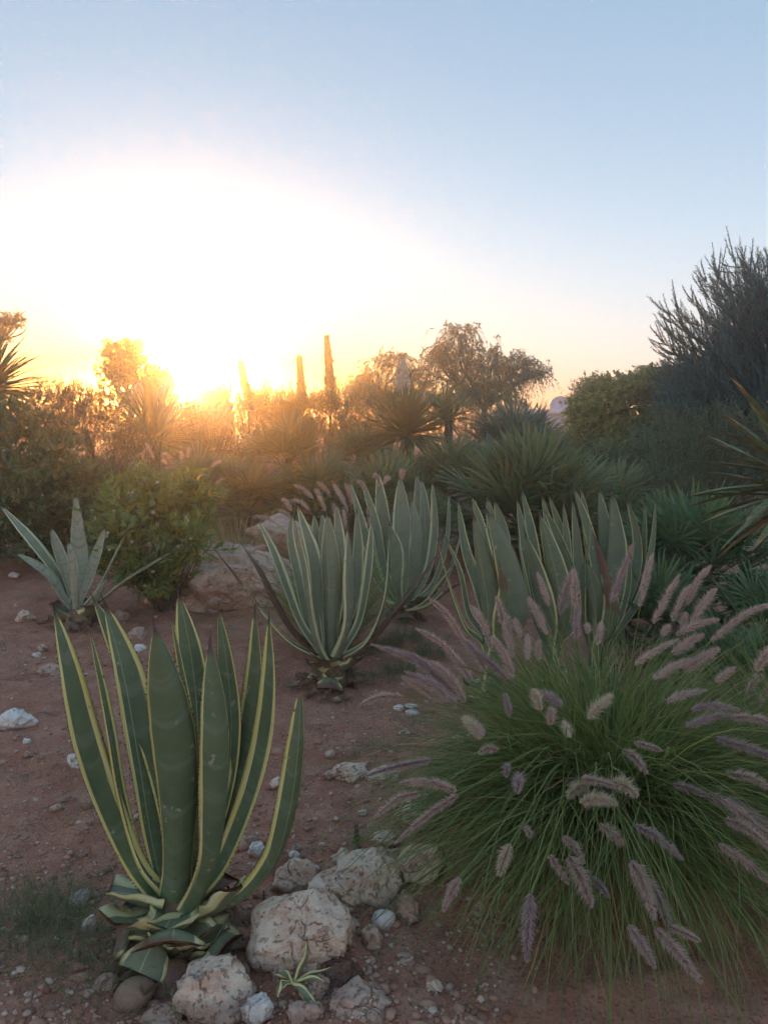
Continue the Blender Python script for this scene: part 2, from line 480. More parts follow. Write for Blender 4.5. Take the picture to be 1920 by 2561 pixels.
def tube(mb, pts, radii, sides=6, m=0, cap=True):
    pts = np.array([tuple(p) for p in pts], float); n = len(pts)
    T = unit(np.gradient(pts, axis=0))
    ref = np.array([0.31, 0.17, 0.93])
    A = unit(np.cross(T, ref)); B = np.cross(T, A)
    ang = np.linspace(0, 2 * math.pi, sides, endpoint=False)
    R = np.array(radii)[:, None, None]
    V = pts[:, None, :] + R * (np.cos(ang)[None, :, None] * A[:, None, :] + np.sin(ang)[None, :, None] * B[:, None, :])
    F = []
    for i in range(n - 1):
        for j in range(sides):
            k = (j + 1) % sides
            F.append((i * sides + j, i * sides + k, (i + 1) * sides + k, (i + 1) * sides + j))
    V = V.reshape(-1, 3)
    mb.add(V, F, m)
    if cap:
        c = len(V)
        mb.add(np.concatenate([V[-sides:], pts[-1:]]), [(j, (j + 1) % sides, sides) for j in range(sides)], m)


def spline(pts, n):
    """Catmull-Rom through pts, n samples"""
    P = np.array([tuple(p) for p in pts], float)
    P = np.vstack([2 * P[0] - P[1], P, 2 * P[-1] - P[-2]])
    k = len(P) - 3
    out = []
    for t in np.linspace(0, k - 1e-6, n):
        i = int(t); f = t - i
        a, b, c, d = P[i:i + 4]
        out.append(0.5 * (2 * b + (c - a) * f + (2 * a - 5 * b + 4 * c - d) * f * f + (3 * b - a - 3 * c + d) * f ** 3))
    return np.array(out)


# ------------------------------------------------------------------ ground
def gh(x, y):
    h = 0.055 * noise.noise(Vector((x * 0.55, y * 0.55, 3.1)))
    t = min(1.0, max(0.0, (y - 5.2) / 9.5))          # the garden rises gently into a planted bank
    h += 0.85 * t * t * (3 - 2 * t)
    if abs(x) < 6 and -1 < y < 14:
        h += 0.034 * noise.noise(Vector((x * 2.3, y * 2.3, 9.0)))
        h += 0.017 * noise.noise(Vector((x * 7, y * 7, 1.0)))
        h += 0.011 * noise.noise(Vector((x * 17, y * 17, 5.0)))
    return h


def G(px, py, dz=0.0):
    """ground point seen at a pixel of the photograph (dz above the soil)"""
    r = ray(px, py); z = 0.0; p = CAMP
    for _ in range(6):
        t = (z + dz - CAM_H) / r.z
        p = CAMP + r * t
        z = gh(p.x, p.y)
    return p


def axis_of(d0, d1, step, far, grow, lo):
    a = list(np.arange(d0, d1, step))
    s = step; x = d1
    while x < far:
        a.append(x); s *= grow; x += s
    a.append(far)
    s = step; x = d0 - step; L = []
    while x > lo:
        L.append(x); s *= grow; x -= s
    L.append(lo)
    return np.array(sorted(set(L)) + a)


xs = axis_of(-2.3, 2.0, 0.022, 84, 1.16, -84)
ys = axis_of(1.3, 7.0, 0.026, 100, 1.16, -30)
gv = [(x, y, gh(x, y)) for y in ys for x in xs]
nx = len(xs)
I, J = np.meshgrid(np.arange(len(ys) - 1), np.arange(nx - 1), indexing='ij')
b0 = (I * nx + J).ravel()
ground = ob('ground', tri_mesh('ground', gv, np.stack([b0, b0 + 1, b0 + nx + 1, b0 + nx], 1), ['soil'], smooth=True))
tag(ground, 'bare reddish brown stony garden soil', None, None, 'structure')

# ------------------------------------------------------------------ foliage generators


def twigs(mb, C, D, L, nl, ll, lw, ang=0.9, droop=0.0, jit=0.35, m=0, stem=None, sm=1, start=0.15, taper=0.3, fold=0.25, rng=NR):
    """leafy twigs. C,D (n,3) start points and directions; each carries nl leaves of length ll, width lw"""
    C = np.asarray(C, float); D = unit(np.asarray(D, float)); n = len(C)
    L = np.broadcast_to(np.asarray(L, float), (n,))
    s = np.linspace(start, 1.0, nl)[None, :] + rng.uniform(-0.5, 0.5, (n, nl)) / nl
    g = np.array([0, 0, -1.0])
    P = C[:, None, :] + D[:, None, :] * (L[:, None] * s)[..., None] + g * (droop * L[:, None] * s * s)[..., None]
    T = unit(D[:, None, :] + g * (2 * droop * s)[..., None])
    Q = unit(np.cross(T, rng.normal(size=(n, nl, 3))))
    az = ang + rng.normal(0, jit * 0.5, (n, nl))
    X = unit(T * np.cos(az)[..., None] + Q * np.sin(az)[..., None] + rng.normal(0, jit * 0.25, (n, nl, 3)))
    Y = unit(np.cross(X, T + rng.normal(0, 0.15, (n, nl, 3))))
    Z = np.cross(X, Y)
    k = (ll * rng.uniform(0.65, 1.15, (n, nl)) * (1 - taper * s * s))[..., None]
    w = k * (lw / ll) * 0.5
    v0 = P
    v1 = P + X * k * 0.45 + Y * w + Z * w * fold
    v2 = P + X * k
    v3 = P + X * k * 0.45 - Y * w + Z * w * fold
    V = np.stack([v0, v1, v2, v3], 2).reshape(-1, 3)
    q = np.arange(n * nl)[:, None] * 4
    F = np.concatenate([q + np.array([[0, 1, 2]]), q + np.array([[0, 2, 3]])])
    mb.add(V, F, m)
    if stem:
        ss = np.array([0.0, 0.5, 1.0])[None, :]
        A = C[:, None, :] + D[:, None, :] * (L[:, None] * ss)[..., None] + g * (droop * L[:, None] * ss * ss)[..., None]
        q2 = unit(np.cross(D, rng.normal(size=(n, 3))))[:, None, :]
        r = (stem * np.array([1, 0.8, 0.4]))[None, :, None]
        V = np.stack([A + q2 * r, A - q2 * r], 2).reshape(-1, 3)
        b = np.arange(n)[:, None] * 6
        mb.add(V, np.concatenate([b + np.array([[0, 1, 3, 2]]), b + np.array([[2, 3, 5, 4]])]), sm)


def lobes(cs, n, rng, inner=0.55, zmin=-0.4, lump=0.16, waves=7):
    """points and outward directions in the outer shell of a set of ellipsoids (cx,cy,cz,rx,ry,rz)"""
    cs = np.array(cs, float)
    area = (cs[:, 3] * cs[:, 4] * cs[:, 5]) ** 0.67
    which = rng.choice(len(cs), n, p=area / area.sum())
    d = unit(rng.normal(size=(n, 3)))
    d[:, 2] = np.where(d[:, 2] < zmin, -d[:, 2], d[:, 2])
    k = np.ones(n)
    for i in range(waves):
        a = unit(rng.normal(size=3)); fr = rng.uniform(2, 6)
        k += lump * np.sin(fr * (d @ a) * 2 + rng.uniform(0, 6) + which * 1.7) / math.sqrt(waves) * 1.6
    r = (inner + (1 - inner) * rng.uniform(0, 1, n) ** 0.6) * k
    C = cs[which]
    P = C[:, :3] + d * C[:, 3:] * r[:, None]
    N = unit(d / C[:, 3:])
    return P, N


def shrub(name, label, cat, lob, mat, n, nl, L, ll, lw, ang=0.9, up=0.4, droop=0.0, jit=0.4, base=None, seed=1, group=None,
          inner=0.5, zmin=-0.5, stems=5, flowers=None, lump=0.16, trunk=None, crown='foliage', spread=0.5, stem_r=0.004, bark='bark', skirt=True):
    rng = np.random.default_rng(seed)
    lob = [tuple(l) for l in lob]
    if base is None:
        bx = sum(l[0] for l in lob) / len(lob); by = sum(l[1] for l in lob) / len(lob)
        base = (bx, by)
    z0 = gh(*base)
    root = thing(name, label, cat, (base[0], base[1], z0), group)
    if not trunk and skirt:
        sk = []
        for l in lob:
            low = l[2] - l[5] * .6
            if low > z0 + .15:
                sk.append((l[0], l[1], (low + z0) * .5 + .05, l[3] * .95, l[4] * .95, (low - z0) * .6 + .1))
        n = int(n * (1 + .45 * len(sk) / max(1, len(lob))))
        lob_all = lob + sk
    else:
        lob_all = lob
    P, N = lobes(lob_all, n, rng, inner, zmin, lump)
    D = N + np.array([0, 0, up]) + rng.normal(0, spread, (n, 3))
    P[:, 2] = np.maximum(P[:, 2], z0 + 0.03)
    mb = MB()
    twigs(mb, P - unit(D) * L * 0.5, D, L * rng.uniform(0.7, 1.25, n), nl, ll, lw, ang, droop, jit, 0, stem_r, 1, rng=rng)
    ob(crown, mb.mesh(crown, [mat, bark], False, root.location), root)
    # woody stems
    tb = MB()
    b = np.array([base[0], base[1], z0 - 0.03])
    if trunk:
        th, tr, lean = trunk
        top = b + np.array([lean[0], lean[1], th])
        mid = (b + top) / 2 + np.array([0.04 * th, -0.03 * th, 0])
        tube(tb, spline([b, mid, top], 9), np.linspace(tr, tr * 0.6, 9), 9)
        for l in lob:
            c = np.array(l[:3]) + np.array([0, 0, 0.25 * l[5]])
            k = (top + c) / 2 + rng.normal(0, 0.08 * th, 3)
            tube(tb, spline([top, k, c], 8), np.linspace(tr * 0.55, tr * 0.12, 8), 6)
            for _ in range(6):
                e = c + unit(rng.normal(size=3)) * np.array(l[3:]) * 0.8
                tube(tb, spline([k, (k + e) / 2 + rng.normal(0, 0.05 * th, 3), e], 6), np.linspace(tr * 0.22, tr * 0.05, 6), 5)
    else:
        for l in lob:
            for _ in range(stems):
                e = np.array(l[:3]) + unit(rng.normal(size=3)) * np.array(l[3:]) * 0.6
                e[2] = max(e[2], z0 + 0.1)
                k = b * 0.5 + e * 0.5 + np.array([0, 0, -0.1 * l[5]])
                tube(tb, spline([b + rng.normal(0, 0.03, 3) * np.array([1, 1, 0]), k, e], 6), np.linspace(0.016, 0.004, 6) * (0.6 + l[5]), 5)
    ob('trunk' if trunk else 'stems', tb.mesh('stems', [bark], True, root.location), root)
    if flowers:
        fn, fs, fmat = flowers
        Pf, Nf = lobes(lob, fn, rng, 0.9, -0.1, lump)
        fb = MB()
        for p, d in zip(Pf, Nf):
            k = 5
            a = unit(np.cross(d, rng.normal(size=3))); c = np.cross(d, a)
            for i in range(k):
                t = 2 * math.pi * i / k
                x = a * math.cos(t) + c * math.sin(t); y = -a * math.sin(t) + c * math.cos(t)
                fb.add([p, p + x * fs * .6 + y * fs * .3 + d * fs * .1, p + x * fs + d * fs * .2, p + x * fs * .6 - y * fs * .3 + d * fs * .1], [(0, 1, 2, 3)])
        ob('blossoms', fb.mesh('blossoms', [fmat], False, root.location), root)
    return root


# ------------------------------------------------------------------ agaves
WT = np.array([0, .08, .2, .35, .5, .62, .75, .86, .93, .965, 1.0])
WP = np.array([.80, .66, .70, .86, .98, 1.0, .84, .54, .28, .11, .03])


def agave_leaf(root, axis, pts, width, color, thick=0.022, roll=0.0, chan=0.32, teeth=True, trunc=None, name='leaf', n=30, front=None):
    C = spline(pts, n)
    T = unit(np.gradient(C, axis=0))
    ax = np.array([axis[0], axis[1]])
    o = (C[:, :2] - ax)
    om = o[int(n * .25):].mean(0)
    if front is not None:
        om = np.array(front, float)
    O = unit(np.array([om[0], om[1], 0.0]))
    S = unit(np.cross(T, np.broadcast_to(O, T.shape)))
    N = np.cross(S, T)
    if (N[n // 2] @ O) < 0:
        N = -N
    if roll:
        S, N = S * math.cos(roll) + N * math.sin(roll), -S * math.sin(roll) + N * math.cos(roll)
    t = np.linspace(0, 1, n)
    tw = t if trunc is None else t * trunc
    w = np.interp(tw, WT, WP) * width * 0.5
    k = 9
    u = np.linspace(-1, 1, k)
    ch = chan * (1 - 0.35 * t)
    th = (thick * (1 - t) ** 1.3 + 0.0025) * np.where(t > .9, 0.5, 1)
    ph = RNG.uniform(0, 6)
    rip = 0.03 * np.sin(np.linspace(0, 11, n) + ph)[:, None] * width * np.abs(u)[None, :] ** 2
    top = C[:, None, :] + S[:, None, :] * (w[:, None] * u[None, :])[..., None] - N[:, None, :] * ((ch * w)[:, None] * (u ** 2)[None, :] + rip)[..., None]
    bot = top + N[:, None, :] * (th[:, None] * (1 - u ** 2)[None, :] ** 0.75)[..., None]
    ring = np.concatenate([top, bot[:, ::-1][:, 1:-1]], axis=1)
    uu = np.concatenate([(u + 1) / 2, ((u + 1) / 2)[::-1][1:-1]])
    m = ring.shape[1]
    UV = np.stack([np.broadcast_to(uu[None, :], (n, m)), np.broadcast_to(tw[:, None], (n, m))], -1).reshape(-1, 2)
    ii, jj = np.meshgrid(np.arange(n - 1), np.arange(m), indexing='ij')
    a = (ii * m + jj).ravel(); b = (ii * m + (jj + 1) % m).ravel()
    F = np.stack([a, b, b + m, a + m], 1)
    mb = MB()
    mb.add(ring.reshape(-1, 3), F, 0, UV)
    # end caps
    for r0, tt in ((0, 0.0), (n - 1, tw[-1])):
        cc = ring[r0].mean(0)
        mb.add(np.vstack([ring[r0], cc]), [(j, (j + 1) % m, m) for j in range(m)], 0 if trunc is None or r0 == 0 else 1,
               np.concatenate([UV[r0 * m:(r0 + 1) * m], [[.5, tt]]]))
    tm = MB()
    if teeth:
        seg = np.linalg.norm(np.diff(C, axis=0), axis=1).sum()
        nt = int(seg / 0.019)
        for side in (0, k - 1):
            E = top[:, side]
            sg = -1 if side == 0 else 1
            for q in range(2, nt - 2):
                f = (q + RNG.uniform(-.2, .2)) / nt * (n - 1) * .93
                i = int(f); f -= i
                if i > n - 3:
                    continue
                p = E[i] * (1 - f) + E[i + 1] * f
                l = 0.0042 * RNG.uniform(.6, 1.2) * (width / 0.1) ** .4
                d = T[i]
                tipp = p + S[i] * sg * l * 1.3 + d * l * .5
                tm.add([p - d * l * .7, p + d * l * .7, tipp, p + N[i] * l * .5 - S[i] * sg * l * .3], [(0, 1, 2), (0, 2, 3), (1, 3, 2)], 0)
    o = ob(name, mb.mesh(name, ['agave_leaf', 'agave_tooth'], True, root.location), root)
    o.color = (*color, 1)
    if tm.n:
        tag(ob('teeth', tm.mesh('teeth', ['agave_tooth'], False, root.location), o), None, None, None, 'stuff')
    if trunc is None:
        sm = MB(); ls = .28 * width + .012; e = C[-2]; d = T[-1]
        tube(sm, [e, e + d * ls * .4, e + d * ls * .8 + N[-1] * ls * .03, e + d * ls * 1.15 + N[-1] * ls * .06], np.array([.020, .017, .010, .002]) * width + .0006, 6)
        ob('tip_spine', sm.mesh('tip_spine', ['agave_spine'], True, root.location), o)
    return o


def leaf_px(root, axis, base, d0, pts, wpx, color, conv, **kw):
    """a leaf whose mid line passes pixels pts [(cx,cy,depth offset)...] listed from base to tip"""
    P = [W(*conv(x, y), d0 + dd) for x, y, dd in pts]
    dm = d0 + pts[len(pts) // 2][2]
    return agave_leaf(root, axis, P, wpx * conv.s * dm / FPX, color, **kw)


class Conv:
    def __init__(s, ox, oy, sc):
        s.ox, s.oy, s.s = ox, oy, sc

    def __call__(s, x, y):
        return s.ox + x * s.s, s.oy + y * s.s


def base_wrap(root, c, r, h, n, color, seed, dead=0.0, size=0.13):
    """short cut-off leaf stubs wrapped around the stump"""
    rg = random.Random(seed)
    st = MB()
    tube(st, [(c.x, c.y, c.z - 0.04), (c.x, c.y, c.z + h * .35), (c.x, c.y, c.z + h * .8), (c.x, c.y, c.z + h * 1.15)], [r * 1.0, r * .85, r * .8, r * .45], 14)
    ob('stump', st.mesh('stump', ['agave_stump'], True, root.location), root)
    for i in range(n):
        a = i * 2.4 + rg.uniform(-.3, .3)
        f = i / max(1, n - 1)
        lv = h * (0.10 + 0.80 * f) + c.z
        o = Vector((math.cos(a), math.sin(a), 0))
        L = size * rg.uniform(.7, 1.1)
        p0 = Vector((c.x, c.y, lv)) + o * r * .5
        rise = rg.uniform(-.35, .15) if f < .45 else rg.uniform(.05, .6)
        p1 = p0 + o * L * .55 + Vector((0, 0, L * (.10 + .2 * rise)))
        p2 = p0 + o * L * .95 + Vector((0, 0, L * rise))
        agave_leaf(root, (c.x, c.y), [p0, p1, p2], size * rg.uniform(.95, 1.35), (color[0] + rg.uniform(-.1, .2), max(dead, rg.choice((.36, .42, .46, .52, .9))), .3), thick=.035,
                   chan=.5, teeth=False, trunc=.60, name='cut_leaf_stub', n=11, front=(o.x, o.y), roll=rg.uniform(-.3, .3))


# --- the large variegated agave in front
cv = Conv(100, 1480, 0.4524)
fc = G(450, 2385)
D0 = (W(450, 2200, 1) - CAMP).length and (fc.y / (ray(450, 2385).y))
axis_fg = (fc.x, fc.y + 0.02)
fg = thing('variegated_agave', 'large green agave with yellow leaf margins beside the pile of pale rocks', 'agave', fc, 'variegated agaves')
K = (.70, .0, 0)
FG = [
    # rear leaves first
    ([(720, 1640, .04), (690, 1200, .14), (560, 700, .20), (420, 300, .24), (285, 15, .26)], 120, (.74, 0, 0), {}),
    ([(700, 1640, .03), (640, 1350, .10), (575, 900, .16), (490, 450, .19), (345, 30, .22)], 205, (.67, 0, 0), {}),
    ([(790, 1640, .05), (870, 1150, .14), (862, 650, .18), (822, 300, .20), (763, -10, .22)], 175, (.78, 0, 0), {}),
    ([(770, 1640, .02), (850, 1150, .08), (838, 750, .11), (780, 400, .13), (722, 100, .15)], 80, (.74, 0, 0), {'roll': .9}),
    ([(860, 1640, .05), (1020, 1150, .15), (1065, 750, .18), (1035, 380, .20), (983, 80, .22)], 135, (.80, 0, 0), {}),
    ([(870, 1640, .05), (1040, 1250, .12), (1140, 850, .16), (1190, 450, .18), (1190, 70, .19)], 175, (.72, .16, 0), {}),
    ([(690, 1660, .0), (560, 1500, .02), (455, 1150, .03), (390, 800, .03), (330, 480, .03), (270, 170, .04)], 125, (.64, 0, 0), {'roll': -.35}),
    ([(660, 1690, .0), (520, 1500, .0), (370, 1170, .0), (255, 830, .0), (165, 430, .01), (68, 60, .02)], 185, (.62, .0, 0), {'roll': .42}),
    ([(860, 1690, .0), (1010, 1500, .03), (1150, 1160, .05), (1240, 800, .06), (1275, 450, .06), (1265, 110, .06)], 172, (.55, .02, 0), {'roll': -.42}),
    ([(850, 1740, -.02), (1090, 1690, -.03), (1280, 1480, -.04), (1370, 1180, -.05), (1415, 880, -.05), (1436, 590, -.05)], 150, (.78, .12, 0), {'roll': .9, 'trunc': .93}),
    # front leaves
    ([(745, 1690, -.05), (752, 1400, -.09), (745, 1080, -.11), (722, 800, -.12), (670, 480, -.13), (630, 175, -.13)], 275, (.88, 0, 0), {'chan': .42}),
    ([(840, 1740, -.07), (945, 1480, -.12), (985, 1180, -.15), (990, 880, -.16), (968, 550, -.16), (943, 255, -.16)], 232, (.86, 0, 0), {'chan': .40}),
    ([(670, 1730, -.05), (560, 1560, -.09), (480, 1290, -.11), (420, 1010, -.11), (372, 740, -.11), (322, 500, -.11)], 92, (.62, 0, 0), {'roll': -.5}),
]
for pts, wpx, colr, kw in FG[:12]:
    leaf_px(fg, axis_fg, None, D0, pts, wpx, colr, cv, **kw)
base_wrap(fg, fc, 0.085, 0.20, 18, (.60, 0, 0), 3, 0.0, 0.16)

# --- the middle agave with brown dead leaves
cv = Conv(500, 1150, 0.392)
mc = G(830, 1712)
D1 = mc.y / ray(830, 1712).y
ax1 = (mc.x, mc.y)
ma = thing('variegated_agave', 'middle agave with dead brown side leaves and a dry skirt, beside the flat boulder', 'agave', mc, 'variegated agaves')
MID = [
    ([(810, 1200, .06), (770, 850, .2), (745, 560, .26), (725, 330, .3)], 80, (.74, .05, .2), {}),
    ([(820, 1200, .06), (800, 850, .2), (790, 560, .26), (778, 320, .3)], 80, (.78, .05, .2), {}),
    ([(840, 1200, .06), (890, 850, .18), (893, 540, .24), (868, 260, .28)], 85, (.74, 0, .2), {}),
    ([(870, 1220, .06), (985, 900, .16), (1012, 600, .2), (1000, 300, .22)], 90, (.76, .1, .2), {}),
    ([(800, 1220, .05), (755, 950, .14), (722, 620, .18), (612, 265, .22)], 110, (.66, .05, .2), {}),
    ([(780, 1230, .03), (690, 1050, .08), (625, 760, .1), (575, 500, .12), (590, 330, .12)], 90, (.7, .1, .25), {}),
    ([(770, 1230, .0), (640, 1040, .0), (545, 800, .0), (460, 570, .0), (362, 365, .0)], 95, (.55, .1, .2), {'roll': .3}),
    ([(760, 1240, .0), (600, 1100, -.02), (480, 920, -.03), (370, 700, -.03), (262, 530, -.03)], 100, (.7, 1.0, 0), {}),
    ([(750, 1250, -.02), (560, 1150, -.08), (410, 985, -.12), (250, 770, -.15), (78, 555, -.17)], 70, (.72, .42, .1), {}),
    ([(900, 1230, .02), (1010, 1040, .05), (1062, 800, .06), (1085, 580, .07), (1095, 365, .07)], 80, (.55, .05, .2), {'roll': -.3}),
    ([(920, 1250, -.02), (1060, 1160, -.06), (1150, 980, -.08), (1195, 780, -.09), (1208, 430, -.1)], 82, (.72, .22, .2), {}),
    ([(940, 1250, .0), (1090, 1140, .0), (1240, 985, .0), (1375, 815, .0), (1505, 610, .0)], 92, (.7, 1.0, 0), {}),
    ([(930, 1260, -.03), (1060, 1190, -.06), (1180, 1060, -.08), (1300, 905, -.09), (1400, 790, -.1)], 60, (.7, .9, 0), {}),
    ([(840, 1230, -.05), (832, 1000, -.1), (835, 780, -.12), (822, 560, -.13), (810, 325, -.13)], 140, (.80, .05, .22), {'chan': .4}),
    ([(870, 1250, -.06), (945, 1050, -.12), (962, 850, -.14), (955, 640, -.15), (940, 420, -.15)], 128, (.80, .08, .22), {'chan': .4}),
    ([(800, 1270, -.07), (730, 1120, -.13), (690, 900, -.16), (650, 650, -.17), (598, 345, -.17)], 150, (.76, .08, .2), {'chan': .4, 'roll': .25}),
]
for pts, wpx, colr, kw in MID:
    leaf_px(ma, ax1, None, D1, pts, wpx, (colr[0], colr[1], colr[2] + .25), cv, **kw)  # added grey paints a pale veil of sun flare into the leaf colour
base_wrap(ma, mc, 0.10, 0.17, 8, (.6, 0, 0), 5, 0.5, 0.15)

# --- agave behind the middle one
bc = G(1010, 1545)
D2 = bc.y / ray(1010, 1545).y
ax2 = (bc.x, bc.y)
ba = thing('variegated_agave', 'upright broad leaved agave just behind the one with brown leaves', 'agave', bc, 'variegated agaves')
BEH = [
    ([(1300, 900, .1), (1380, 600, .3), (1400, 350, .35), (1380, 65, .38)], 90, (.8, 0, .25), {}),
    ([(1310, 900, .1), (1420, 650, .25), (1440, 380, .3), (1408, 95, .33)], 85, (.8, 0, .25), {}),
    ([(1280, 900, .1), (1200, 650, .25), (1160, 350, .3), (1130, 55, .33)], 110, (.76, 0, .25), {}),
    ([(1290, 900, .05), (1290, 650, .15), (1285, 380, .2), (1275, 85, .22)], 125, (.82, .0, .25), {}),
    ([(1260, 920, .05), (1130, 760, .1), (1050, 480, .12), (940, 100, .15)], 90, (.7, .1, .2), {'roll': .3}),
    ([(1270, 920, .05), (1170, 700, .16), (1110, 400, .2), (1025, 95, .22)], 85, (.72, .05, .2), {}),
    ([(1330, 920, .05), (1450, 720, .1), (1500, 420, .12), (1478, 115, .14)], 85, (.7, .0, .25), {}),
    ([(1340, 930, .0), (1500, 780, .02), (1580, 500, .04), (1592, 190, .05)], 85, (.74, .1, .25), {}),
    ([(1350, 950, .0), (1480, 880, .0), (1600, 700, .0), (1680, 420, .0)], 80, (.7, .1, .25), {}),
    ([(1340, 960, -.05), (1440, 900, -.1), (1540, 780, -.14), (1640, 640, -.16)], 75, (.6, .1, .3), {}),
    ([(1320, 960, -.06), (1460, 930, -.15), (1560, 850, -.2), (1660, 790, -.24)], 70, (.6, .4, .3), {}),
    ([(1300, 940, -.08), (1370, 760, -.14), (1390, 500, -.17), (1350, 225, -.18)], 128, (.84, .0, .25), {'chan': .4}),
    ([(1270, 940, -.1), (1250, 780, -.16), (1245, 580, -.19), (1205, 395, -.2)], 110, (.8, .05, .22), {'chan': .4}),
]
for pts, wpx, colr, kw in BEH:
    leaf_px(ba, ax2, None, D2, pts, wpx, (colr[0], colr[1], colr[2] + .25), cv, teeth=False, **kw)  # flare veil painted in here too, as extra grey in the leaf colour
base_wrap(ba, bc, 0.10, 0.12, 6, (.6, 0, 0), 6, 0.3, 0.15)

# --- three agaves behind the fountain grass
cv = Conv(1050, 1150, 0.5247)
RA = [
    ('agave with a reddish tipped outer leaf behind the left half of the pink plumes', (330, 900), 0.0, [
        ([(330, 860, .15), (280, 620, .25), (215, 420, .3), (178, 170, .33)], 60, (.72, .05, .1), {}),
        ([(330, 860, .15), (330, 560, .25), (290, 320, .3), (243, 160, .33)], 62, (.74, .05, .1), {}),
        ([(350, 860, .15), (400, 600, .25), (395, 360, .3), (350, 175, .33)], 85, (.82, .0, .1), {}),
        ([(340, 860, .15), (370, 560, .27), (345, 330, .32), (318, 160, .36)], 75, (.8, .0, .1), {}),
        ([(310, 870, .05), (230, 730, .05), (190, 540, .05), (118, 365, .05)], 55, (.68, .05, .1), {}),
        ([(300, 890, .0), (215, 800, -.03), (140, 600, -.05), (72, 345, -.06)], 62, (.66, .30, .05), {'roll': .2}),
        ([(330, 880, -.05), (340, 700, -.12), (300, 480, -.15), (248, 235, -.16)], 105, (.84, .0, .1), {'chan': .4}),
        ([(370, 880, -.08), (380, 760, -.16), (400, 640, -.2), (376, 490, -.22)], 70, (.7, .30, .05), {}),
        ([(390, 880, -.08), (480, 740, -.14), (420, 470, -.18), (308, 225, -.2)], 165, (.88, .0, .08), {'chan': .4}),
    ]),
    ('agave with tall narrow yellow edged leaves behind the middle of the fountain grass', (610, 900), .25, [
        ([(590, 880, .15), (520, 600, .25), (490, 360, .3), (458, 170, .33)], 60, (.74, .0, .1), {}),
        ([(600, 880, .15), (560, 560, .27), (525, 330, .32), (480, 120, .36)], 62, (.72, .0, .1), {}),
        ([(610, 880, .15), (640, 600, .25), (625, 380, .3), (576, 150, .33)], 70, (.78, .0, .1), {}),
        ([(620, 880, .15), (690, 600, .25), (680, 380, .3), (604, 145, .33)], 62, (.74, .0, .1), {}),
        ([(630, 880, .12), (700, 640, .2), (700, 400, .24), (681, 190, .26)], 52, (.74, .0, .1), {}),
        ([(590, 890, .0), (530, 700, .0), (490, 520, .0), (462, 350, .0)], 70, (.7, .05, .1), {}),
        ([(640, 890, .0), (740, 760, .0), (720, 540, .02), (640, 330, .03), (590, 240, .04)], 60, (.72, .0, .1), {'roll': -.3}),
        ([(600, 890, -.08), (600, 740, -.14), (550, 540, -.18), (497, 340, -.2)], 105, (.8, .05, .08), {'chan': .4}),
        ([(640, 890, -.06), (680, 700, -.12), (640, 480, -.16), (563, 235, -.18)], 112, (.82, .0, .08), {'chan': .4}),
    ]),
    ('agave with a wide bluish leaf, the one nearest the dark fan palm', (840, 880), .35, [
        ([(820, 860, .1), (760, 620, .2), (745, 400, .25), (722, 165, .28)], 62, (.76, .0, .1), {}),
        ([(830, 860, .1), (850, 600, .2), (800, 330, .25), (722, 110, .28)], 60, (.74, .0, .1), {}),
        ([(835, 860, .12), (830, 600, .24), (795, 330, .3), (765, 115, .33)], 58, (.74, .0, .1), {}),
        ([(850, 860, .15), (890, 560, .27), (880, 330, .32), (850, 115, .36)], 80, (.84, .0, .15), {}),
        ([(860, 860, .1), (925, 620, .18), (940, 400, .22), (912, 120, .25)], 118, (.86, .0, .15), {}),
        ([(880, 870, .1), (1010, 600, .15), (1035, 380, .18), (975, 150, .2)], 62, (.78, .0, .1), {}),
        ([(890, 870, .1), (1030, 640, .15), (1065, 420, .18), (1071, 180, .2)], 50, (.78, .0, .1), {}),
        ([(900, 880, .05), (1050, 660, .08), (1105, 420, .1), (1126, 170, .1)], 52, (.78, .0, .1), {}),
        ([(890, 880, .0), (960, 740, .0), (1000, 560, .0), (985, 370, .0)], 50, (.76, .2, .1), {}),
        ([(820, 880, -.05), (830, 740, -.1), (815, 600, -.12), (790, 470, -.13)], 90, (.84, .0, .08), {'chan': .4}),
        ([(850, 890, -.1), (895, 800, -.16), (905, 640, -.2), (822, 335, -.22)], 80, (.74, .35, .0), {'roll': .2}),
        ([(810, 890, -.02), (770, 740, -.05), (780, 520, -.06), (830, 250, -.06)], 60, (.76, .1, .1), {}),
    ]),
]
D3 = 4.35
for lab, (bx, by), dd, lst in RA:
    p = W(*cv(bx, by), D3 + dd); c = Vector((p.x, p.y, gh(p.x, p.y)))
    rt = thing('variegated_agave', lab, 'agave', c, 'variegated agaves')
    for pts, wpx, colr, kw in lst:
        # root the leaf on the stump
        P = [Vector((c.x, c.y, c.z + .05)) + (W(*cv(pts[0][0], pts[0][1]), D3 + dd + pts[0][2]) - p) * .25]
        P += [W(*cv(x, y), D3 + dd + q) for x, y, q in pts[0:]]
        agave_leaf(rt, (c.x, c.y), P, wpx * cv.s * (D3 + dd) / FPX, (min(.94, colr[0] + .05), colr[1], colr[2] + .12), teeth=False, **kw)  # smaller grey lift: a weaker flare veil put into the leaf colour
    base_wrap(rt, c, .09, .12, 5, (.6, 0, 0), int(bx), .2, .14)

